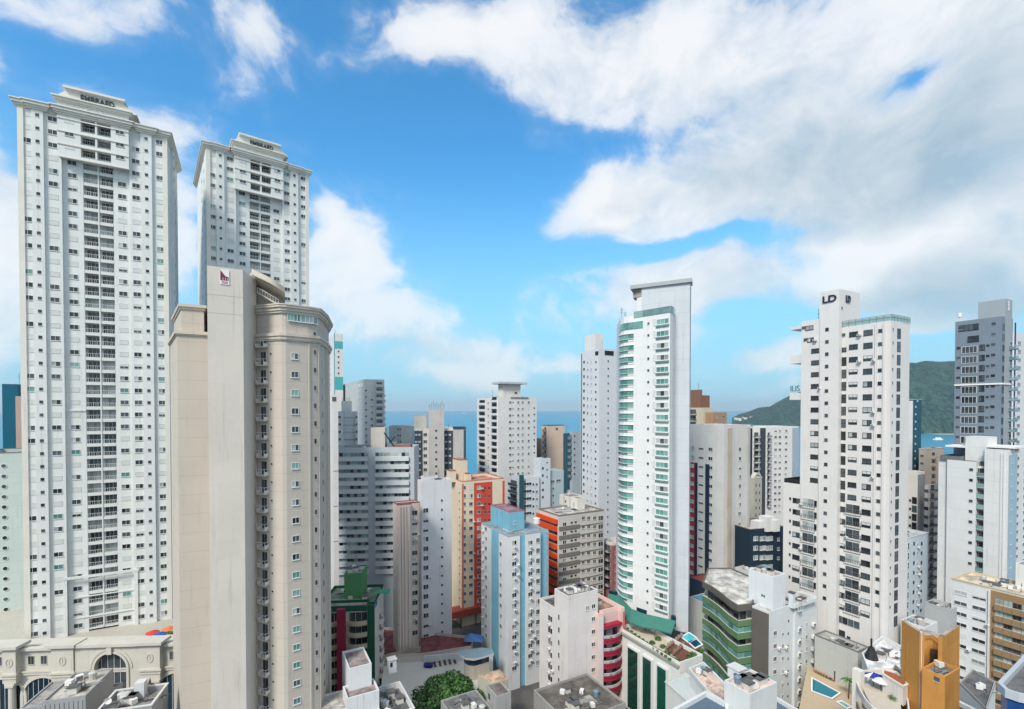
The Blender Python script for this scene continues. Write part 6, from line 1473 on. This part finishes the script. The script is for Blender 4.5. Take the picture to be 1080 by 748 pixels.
for i in range(9):
    z = zt-4.1-i*3.0
    m = MB(); m.prism(hull, z-.25, z, WHC); o = m.obj('balcony', b.root)
    r = MB(); n = len(pp)
    for q in range(n-1):
        A, Bp = Vector(pp[q]), Vector(pp[q+1]); e = (Bp-A).normalized(); nn = Vector((e.y, -e.x))
        r.prism([tuple(A+nn*.02), tuple(Bp+nn*.02), tuple(Bp-nn*.16), tuple(A-nn*.16)], z-.8, z+.75, GC)
    r.obj('curved_parapet', o)
    r = MB(); g_ = G_TEAL if i in (1, 3, 4, 6) else FR_G
    for q in range(n-1):
        A, Bp = Vector(pp[q]), Vector(pp[q+1]); e = (Bp-A).normalized(); nn = Vector((e.y, -e.x)); L = (Bp-A).length; ns = max(1, int(L/1.3))
        if g_ is G_TEAL:
            for s in range(ns): a, c_ = A+e*(L*s/ns+.04), A+e*(L*(s+1)/ns-.04); r.prism([tuple(a-nn*.04), tuple(c_-nn*.04), tuple(c_-nn*.1), tuple(a-nn*.1)], z+.76, z+2.0, G_TEAL)
        r.prism([tuple(A+nn*.05), tuple(Bp+nn*.05), tuple(Bp-nn*.14), tuple(A-nn*.14)], z+.753, z+.83, FR_W); 
    r.obj('railing', o)
    d = MB()
    for q in range(n-1):
        A, Bp = Vector(inner[q]), Vector(inner[q+1]); e = (Bp-A).normalized(); nn = Vector((e.y, -e.x)); L = (Bp-A).length; ns = max(1, int(L/1.6))
        for s in range(ns): a, c_ = A+e*(L*s/ns+.06), A+e*(L*(s+1)/ns-.06); d.prism([tuple(a+nn*.06), tuple(c_+nn*.06), tuple(c_), tuple(a)], z+.05, z+2.3, G_DK)
    d.obj('glass_door', o)
c = b.blk(815.5, 608.5, 112, xl=789.5, xr=828.5, z0=k['zr'], mat=wall((206, 212, 216)), par=.3, pym=620, roof=roofm((180, 170, 158)), name='roof_house')
b.col(c, 'L', 805, 627.5, 'half', 1.1, 1.0, n=1)
r2 = b.blk(838, 638, 113, xl=834, xr=861, z0=k['zr'], mat=wall((200, 206, 208)), par=.3, pym=645, roof=ROOF_L, name='roof_house'); b.col(r2, 'R', 844, 641.5, 'teal', 2.0, 1.2, n=1)
m = MB(); m.box(0, 1, 0, 1, 0, 3.5, WB); m.box(-.15, 1.15, -.15, 1.15, 3.503, 3.7, ROOF_D); p = b.at(836, 642, k['zr']); m.obj('chimney', b.root, (p.x, p.y, k['zr']))
for px, st, w_ in ((817.3, 'dkw', 1.3), (825.5, 'dkw', .8), (850.5, 'dkw', .9)): b.col(k, 'R', px, 668 if px < 830 else 659, st, w_, 1.1, dz=3.0, yb=745)
b.col(k, 'R', 841, 663, 'ac', 1.3, .9, dz=3.0, yb=745); b.col(k, 'R', 844.5, 663, 'hole', .7, 1.1, dz=3.0, yb=745); b.col(k, 'R', 856.5, 658, 'ac', 1.1, .8, dz=3.0, yb=745); b.col(k, 'R', 831.5, 655, 'hole', .4, .5, dz=3.0, yb=745)
b.clutter(k, 4, 95); b.clutter(c, 3, 96); b.clutter(r2, 2, 97); b.done()
# ------------------------------------------------------------------ pool courtyard at the right
slab('pool_deck', [(852, 700), (905, 730), (912, 762), (840, 762)], 0, 17.0, plain('sandy_paving', (178, 160, 134), .8, 0, .15), kind='structure')
poolpoly([(857, 716), (861, 718), (885, 731), (877, 736.5), (857, 729)], plain('turquoise_water', (0, 110, 132), .06, 0, .15), 17.15, 'swimming_pool', 'turquoise swimming pool below the blank podium wall', 'pool')
poolpoly([(884, 741), (888, 740), (897, 745.5), (893, 747)], plain('pale_water', (110, 160, 172), .1, 0, .1), 17.15, 'plunge_pool', 'small pale plunge pool beside the turquoise swimming pool', 'pool')
for i in range(6): lounger(wpt(862.5+i*2.7, 710.5+i*1.3, 17.0), R_(28), 'tan sun lounger in the row along the blank podium wall', 'loungers by the turquoise pool', (150, 118, 84))
m = MB(); m.box(-.5, .5, -.5, .5, .0, 2.2, plain('navy_cabinet', (26, 44, 84), .6)); m.box(-.56, .56, -.56, .56, 2.203, 2.3, FR_D); o = m.obj('pool_cabinet', None, wpt(881, 717.5, 17)); tag(o, 'dark blue cabinet at the end of the row of tan loungers', 'cabinet')
def palm(loc, H, label, seed, group=None):
    rr = random.Random(seed); t = tag(empty('palm_tree', loc), label, 'palm tree', group); m = MB(); m.tube((0,0,0), (.2,.1,H), .14, BARK, 7, .09); m.obj('trunk', t)
    m = MB(); ks = [m.m(q) for q in LEAF]
    for i in range(16):
        a = i*2.4; L = rr.uniform(1.4, 2.0); up = rr.uniform(.2, .9)
        pr = None
        for s in range(8):
            f = s/7; c = Vector((.2+math.cos(a)*L*f, .1+math.sin(a)*L*f, H+up*f*1.6-1.6*f*f)); side = Vector((-math.sin(a), math.cos(a), -.4))*(.34*(1-f)+.05)
            if pr: 
                for sg in (1, -1):
                    j = len(m.v); m.v += [tuple(pr), tuple(c), tuple(c+side*sg), tuple(pr+side*sg*.6)]; m.f.append((j, j+1, j+2, j+3)); m.mi.append(ks[rr.choice((0, 1, 3))])
            pr = c
    m.obj('crown', t)
palm(wpt(895, 737, 17), 4.0, 'young palm by the pool deck, in front of the blank podium wall', 3)
for i, (x, y, z) in enumerate(((8, 762, 8), (170, 760, 10), (3, 765, 8))): palm(wpt(x, y, z), 6, ['palm at the foot of the classical podium, at the left edge', 'palm beside the beige slab building', 'second palm at the left edge of the frame'][i], 9+i)
for i, (x, y, c_, nm) in enumerate(((161, 676, (196, 60, 40), 'red parasol on the tower terrace'), (168, 678, (40, 84, 160), 'blue parasol on the tower terrace'), (178, 672, (214, 110, 60), 'orange parasol beside the beige slab on the tower terrace'))): parasol(wpt(x, y, 25.9), nm, c_, 1.5, 2.4)
o = slab('round_lawn', [(160, 670), (166, 667), (176, 665), (186, 666), (186, 671), (174, 672.5)], 25.8, 26.05, plain('lawn_grass', (60, 104, 48), .9), kind='structure')
# ------------------------------------------------------------------ foreground roofs
b = B('rooftop_building', 'white stair house with a pinkish peeling roof before the green curved building', 790.7, 732.5, 72, cat='building', detail=True)
WF2 = wall((202, 206, 205), 0, .75, 1.0)
k = b.blk(790.7, 732.5, 72, xl=763.8, xr=819.3, mat=WF2, par=.25, pym=745, roof=roofm((196, 172, 160), 1.6))
m = MB(); p = b.at(776, 716, k['z1']); m.box(p.x, p.x+1.8, p.y-.5, p.y+1.5, k['zr'], k['zr']+1.6, WF2); m.box(p.x-.15, p.x+1.95, p.y-.65, p.y+1.65, k['zr']+1.603, k['zr']+1.75, COP); m.box(p.x+.5, p.x+1.2, p.y-.53, p.y-.5, k['zr']+.4, k['zr']+1.2, FR_D); m.obj('roof_hatch', b.root)
b.clutter(k, 5, 101); b.done()
b = B('warehouse', 'low hall with pale ribbed sheet roof beside the tall dark green glass bays', 742, 741, 80, cat='building')
RIB = plain('pale_sheet_metal', (188, 194, 194), .5, .1, .06); SL = plain('slate_blue_sheet', (84, 104, 122), .5, .1, .1)
z = 24.0; m = MB()
q = [wpt(x, y, z) for x, y in ((702, 720), (723, 711), (747, 727), (727, 742))]; q = [b.loc(p) for p in q]
m.prism([(p.x, p.y) for p in q], 0, z, WF2, top=RIB); m.obj('wall', b.root)
m = MB()
for i in range(12):
    f = i/11; a = q[0].lerp(q[1], f); c_ = q[3].lerp(q[2], f); m.tube((a.x, a.y, z+.03), (c_.x, c_.y, z+.03), .07, RIB, 4)
m.obj('roof_sheet', b.root)
ring([(p.x, p.y) for p in q], z, z+.25, .15, COP).obj('gutter', b.root); b.done()
b = B('warehouse', 'slate blue roofed hall with wide white parapet in the bottom centre-right foreground', 744, 752, 66, cat='building')
z = 33.5; q = [b.loc(wpt(x, y, z)) for x, y in ((690, 762), (745, 731.5), (764, 742), (770, 775), (690, 790))]
m = MB(); m.prism([(p.x, p.y) for p in q], 0, z-.6, WF2, top=SL); m.obj('wall', b.root); ring([(p.x, p.y) for p in q], z-.6, z+.1, .5, WF2, .0).obj('parapet', b.root); b.done()
b = B('low_building', 'low white annex with pinkish roof squeezed between the ribbed roof and the peeling roof box', 757, 722, 84, cat='building', group='low buildings between the towers')
z = 27.5; q = [b.loc(wpt(x, y, z)) for x, y in ((728, 706), (742, 700), (764, 722), (764, 740), (748, 730))]
m = MB(); m.prism([(p.x, p.y) for p in q], 0, z-.5, WF2, top=roofm((186, 164, 150), 1.3)); m.obj('wall', b.root); ring([(p.x, p.y) for p in q], z-.5, z+.2, .25, WF2).obj('parapet', b.root); b.clutter(dict(x0=q[0].x, x1=q[0].x+3, y0=q[0].y-4, y1=q[0].y, zr=z-.5, z1=z), 2, 111); b.done()
b = B('low_building', 'narrow slate roof with white edge between the peeling roof and the green curved building', 822, 742, 80, cat='building', group='low buildings between the towers')
z = 26; q = [b.loc(wpt(x, y, z)) for x, y in ((816, 762), (816, 734), (838, 747), (862, 760), (850, 775))]; q.reverse()
q = list(reversed(q)); m = MB(); pq = [(p.x, p.y) for p in q]
ar = sum(pq[i-1][0]*pq[i][1]-pq[i][0]*pq[i-1][1] for i in range(len(pq)))
if ar < 0: pq.reverse()
m.prism(pq, 0, z-.5, WF2, top=SL); m.obj('wall', b.root); ring(pq, z-.5, z+.2, .4, WF2).obj('parapet', b.root); b.done()
# orange rooftop block and its curved terrace
OG = wall((190, 136, 70), 0, .8, 2.0)
b = B('rooftop_building', 'mustard orange stair house with grey flat roofs, in the lower right foreground', 996.7, 714, 72, cat='building', detail=True)
k = b.blk(996.7, 714, 72, xl=972, xr=1012, mat=OG, par=.5, pym=735, roof=roofm((128, 124, 118), 1.5), pmat=OG, cop=None, z0=20)
b.col(k, 'L', 988, 716.5, 'hole', .7, .7, n=1)
def bx_at(pxs, z0, z1, mat, name, top=None, par=0):
    q = [b.loc(wpt(x, y, z1)) for x, y in pxs]; pq = [(p.x, p.y) for p in q]
    if sum(pq[i-1][0]*pq[i][1]-pq[i][0]*pq[i-1][1] for i in range(len(pq))) < 0: pq.reverse()
    m = MB(); m.prism(pq, z0, z1-(par and .5), mat, top=top); m.obj(name, b.root)
    if par: ring(pq, z1-.5, z1, .2, mat).obj('parapet', b.root)
    return pq
zz = b.zt; zh = zz+6.0
m = MB()
hq = P(971, 667, 80).z
def wbox(px0, Z0, px1, Z1, ztop, zbot, th, mat, name):
    a = b.loc(P(px0, 680, Z0)); c_ = b.loc(P(px1, 680, Z1)); e = (c_-a); e.z = 0; L = e.length; e /= L; n = Vector((-e.y, e.x, 0))
    m = MB(); m.prism([(a.x, a.y), (c_.x, c_.y), (c_.x+n.x*th, c_.y+n.y*th), (a.x+n.x*th, a.y+n.y*th)], zbot, ztop, mat, top=roofm((150, 140, 128), 1.2)); return m.obj(name, b.root)
wbox(950.5, 80, 971, 75.5, P(971, 667.5, 75.5).z, 20, .5, OG, 'tall_wall')
wbox(970, 82.5, 995.5, 80.5, P(971, 669, 81).z-.6, 20, 2.5, OG, 'recessed_wall')
wbox(993.7, 75.5, 1012, 79.5, P(994, 672, 75.5).z, 20, .5, OG, 'tall_wall')
a = b.loc(P(985.5, 700, 81.0)); m = MB(); m.box(-.6, .6, -.12, 0, -1.2, 1.1, plain('brown_door', (92, 70, 56), .7)); 
e0 = b.loc(P(970, 680, 82.5)); e1 = b.loc(P(995.5, 680, 80.5)); an = math.atan2(e1.y-e0.y, e1.x-e0.x); m.obj('door', b.root, (a.x+.0, a.y-.08, P(986, 691.5, 81.0).z), an)
m = MB(); m.tube((-1.4, -.15, 1.6), (-.2, -.15, 2.2), .08, plain('ochre_pipe', (170, 104, 36), .6)); m.tube((-.2, -.15, 2.2), (.6, -.15, 1.4), .08, plain('ochre_pipe', (170, 104, 36), .6)); m.obj('pipe', b.root, (a.x-.4, a.y-.12, P(986, 683, 81.0).z), an)
m = MB(); q0 = b.loc(P(971.3, 680, 75.6)); m.prism([(q0.x-.1, q0.y-.15), (q0.x+.12, q0.y-.15), (q0.x+.12, q0.y+.1), (q0.x-.1, q0.y+.1)], 20, P(971, 667.2, 75.5).z+.1, WHC); m.obj('white_edge_strip', b.root)
b.clutter(k, 1, 121)
zk = 29.5
pc = bx_at([(944, 700), (972, 726), (1000, 738), (1040, 760), (930, 770), (948, 735), (956, 722), (940, 706)], 0, zk, wall((190, 182, 172)), 'lower_terrace', top=roofm((100, 98, 96), 1.4), par=1)
for (x, y) in ((952, 733), (984, 745), (970, 748)): p = b.loc(wpt(x, y, zk)); m = MB(); m.box(-.7, .7, -.4, .4, 0, .6, wall((206, 164, 112))); m.obj('roof_vent', b.root, (p.x, p.y, zk-.5))
m = MB(); a = b.loc(wpt(1004, 735, zk+1)); c_ = b.loc(wpt(1030, 748, zk+1)); m.tube((a.x, a.y, zk+.5), (c_.x, c_.y, zk+.5), .5, WF2, 4); m.obj('parapet_beam', b.root); b.done()
b = B('apartment_building', 'white building with curved brown balconies and curved rust roof panel beside the orange block', 905, 720, 70, cat='apartment building', detail=True)
zc = 33.0
cur = [(902, 716), (906, 726), (912, 736), (920, 745), (934, 752), (948, 757), (960, 752), (958, 735), (955, 722), (946, 712), (928, 705), (912, 706)]
q = [b.loc(wpt(x, y, zc)) for x, y in cur]; pq = [(p.x, p.y) for p in q]
if sum(pq[i-1][0]*pq[i][1]-pq[i][0]*pq[i-1][1] for i in range(len(pq))) < 0: pq.reverse()
m = MB(); m.prism(offset_poly(pq, 1.0), 0, zc-1, WHC, top=PAV); m.obj('wall', b.root)
ring(pq, zc-1.4, zc-.1, .2, WHC).obj('parapet', b.root)
for i in range(1, 4):
    o = MB(); o.prism(pq, zc-1.6-i*3, zc-1.4-i*3, WHC); o = o.obj('balcony', b.root); ring(pq, zc-1.4-i*3, zc-.4-i*3, .15, BR).obj('brown_parapet', o); ring(offset_poly(pq, .95), zc-1.39-i*3+.0, zc+1.2-i*3-.2, .05, G_DK).obj('glazing', o)
m = MB(); rq = [b.loc(wpt(x, y, zc+2)) for x, y in ((930.5, 706), (945, 710), (954, 717), (957.5, 723), (953, 725.5), (943, 719.5), (931, 712))]; rp = [(p.x, p.y) for p in rq]
if sum(rp[i-1][0]*rp[i][1]-rp[i][0]*rp[i-1][1] for i in range(len(rp))) < 0: rp.reverse()
m.prism(rp, zc-1, zc+2, WHC, top=plain('rust_roof_panel', (150, 84, 52), .8)); m.obj('curved_annex', b.root); ring(rp, zc+2.003, zc+2.3, .3, WHC, .1).obj('coping', b.root)
p = b.loc(wpt(903, 716, zc)); m = MB(); m.box(-.9, .2, -1.2, .2, 0, zc+2.0, WHC); m.obj('corner_pier', b.root, (p.x, p.y, 0)); b.done()
BLF = plain('blue_fabric', (28, 40, 150), .7)
t = tag(empty('parasol', wpt(921, 724, zc-1)), 'folded dark blue and white parasol on the curved balcony roof', 'parasol'); m = MB(); m.tube((0,0,0), (0,0,2.3), .05, FR_D); m.obj('pole', t)
m = MB(); kq = m.m(BLF); kw = m.m(WHT); n = 10; m.v = [(0, 0, 2.5)]+[((1.9 if i % 2 else 1.5)*math.cos(i*2*math.pi/n), 1.1*math.sin(i*2*math.pi/n), 1.9) for i in range(n)]
for i in range(n): m.f.append((0, 1+i, 1+(i+1) % n)); m.mi.append(kw if i in (0, 5) else kq)
m.obj('canopy', t); parasol(wpt(929, 729, zc-1), 'white parasol next to the dark blue one on the curved balcony roof', (216, 216, 212), 1.4, 2.2); shrub(wpt(943, 738, zc-1), .9, 'dense green shrub at the end of the curved balcony roof', 77, lf=.1)
b = B('low_building', 'white flat roofs and machinery between the lettered tower and the orange block', 935, 700, 90, cat='building', group='low buildings between the towers')
z = 28.0; q = [b.loc(wpt(x, y, z)) for x, y in ((909, 690), (930, 672), (952, 683), (952, 706), (935, 712), (915, 706))]; pq = [(p.x, p.y) for p in q]
if sum(pq[i-1][0]*pq[i][1]-pq[i][0]*pq[i-1][1] for i in range(len(pq))) < 0: pq.reverse()
m = MB(); m.prism(pq, 0, z-.5, WF2, top=roofm((206, 208, 206), .5)); m.obj('wall', b.root); ring(pq, z-.5, z+.3, .25, WF2).obj('parapet', b.root)
p = b.loc(wpt(919, 692, z)); m = MB(); m.cyl(0, 0, 0, 2.4, 1.3, .5, FR_D, 10); m.tube((0,0,2.4), (0,0,4.2), .2, FR_D); m.obj('extractor_funnel', b.root, (p.x, p.y, z-.5)); b.clutter(dict(x0=p.x, x1=p.x+8, y0=p.y-4, y1=p.y+2, zr=z-.5, z1=z), 3, 131)
b.done()
# blue glass corner building
b = B('office_building', 'building with curved blue glass wall and grey flat roof in the bottom right corner', 1052, 720, 62, cat='building', detail=True)
z = P(1052, 718, 60).z; q = [b.loc(wpt(x, y, z)) for x, y in ((1052, 719.5), (1060, 727), (1075, 732), (1100, 737), (1120, 690), (1086, 684))]; pq = [(p.x, p.y) for p in q]
if sum(pq[i-1][0]*pq[i][1]-pq[i][0]*pq[i-1][1] for i in range(len(pq))) < 0: pq.reverse()
m = MB(); m.prism(offset_poly(pq, .3), 0, z-.7, G_BLUE, top=ROOF_D); m.obj('glass_wall', b.root); ring(pq, z-1.0, z, .45, wall((170, 178, 184))).obj('parapet', b.root)
for i in range(1, 5): ring(pq, z-1.0-i*3, z-.8-i*3, .45, SL, -.2).obj('belt_course', b.root)
b.done()
b = B('low_building', 'slate roofed lean-to between the orange block and the white and brown building', 1012, 722, 86, cat='building', group='low buildings between the towers')
z = 25.0; q = [b.loc(wpt(x, y, z)) for x, y in ((1012, 722), (1026, 708), (1050, 722), (1040, 750))]; pq = [(p.x, p.y) for p in q]
if sum(pq[i-1][0]*pq[i][1]-pq[i][0]*pq[i-1][1] for i in range(len(pq))) < 0: pq.reverse()
m = MB(); m.prism(pq, 0, z, WF2, top=ROOF_D); m.obj('wall', b.root); ring(pq, z, z+.5, .2, CG2).obj('parapet', b.root); b.clutter(dict(x0=q[0].x, x1=q[0].x+4, y0=q[0].y-6, y1=q[0].y, zr=z, z1=z), 2, 141); b.done()
b = B('low_building', 'grey concrete slab building behind the orange block, beside the large plain white building', 983, 640, 128, cat='building', group='low buildings between the towers')
k = b.blk(1003, 643, 118, xl=975, xr=1012, mat=wall((166, 170, 172), 0, .8, 1.6), pym=655, roof=ROOF_L); b.clutter(k, 3, 142)
k = b.blk(976, 662, 106, xl=950, wr=6, mat=WF2, pym=670, roof=ROOF_L); b.clutter(k, 4, 143); b.done()
# villas at the foot of the headland
for i in range(14):
    px = 776+i*1.9+(i*7 % 3)*.5; py = 440.2+(i*5 % 4)*.5-(i*.12); D = 2760-(i % 3)*40; q = P(px, py, D); h = tag(empty('house', (q.x, q.y, max(-1, q.z-10)), i*.4), 'tiny pale house on the shore at the foot of the headland', 'house', 'houses below the headland')
    m = MB(); m.box(-7, 7, -6, 6, -6, 9, WHC); m.obj('wall', h); m = MB(); m.box(-7.6, 7.6, -6.6, 6.6, 9.01, 10.5, plain('terracotta_roof', (150, 92, 70), .8)); m.obj('roof', h)
# boats on the bay and the sea
def boat(px, py, L, label):
    p = wpt(px, py, -1.2); t = tag(empty('boat', p, .2), label, 'boat', 'boats on the water'); m = MB(); k_ = m.m(WHT)
    m.prism([(-L/2, -L*.12), (L*.25, -L*.14), (L/2, 0), (L*.25, L*.14), (-L/2, L*.12)], 0, L*.1, WHT); m.obj('hull', t)
    m = MB(); m.prism([(-L*.25, -L*.08), (L*.15, -L*.08), (L*.15, L*.08), (-L*.25, L*.08)], L*.1+.001, L*.22, WHT, top=FR_G); m.obj('cabin', t)
boat(990, 464, 30, 'white boat on the bay below the forested hill'); boat(489, 436.3, 60, 'small white ship on the open sea near the horizon')
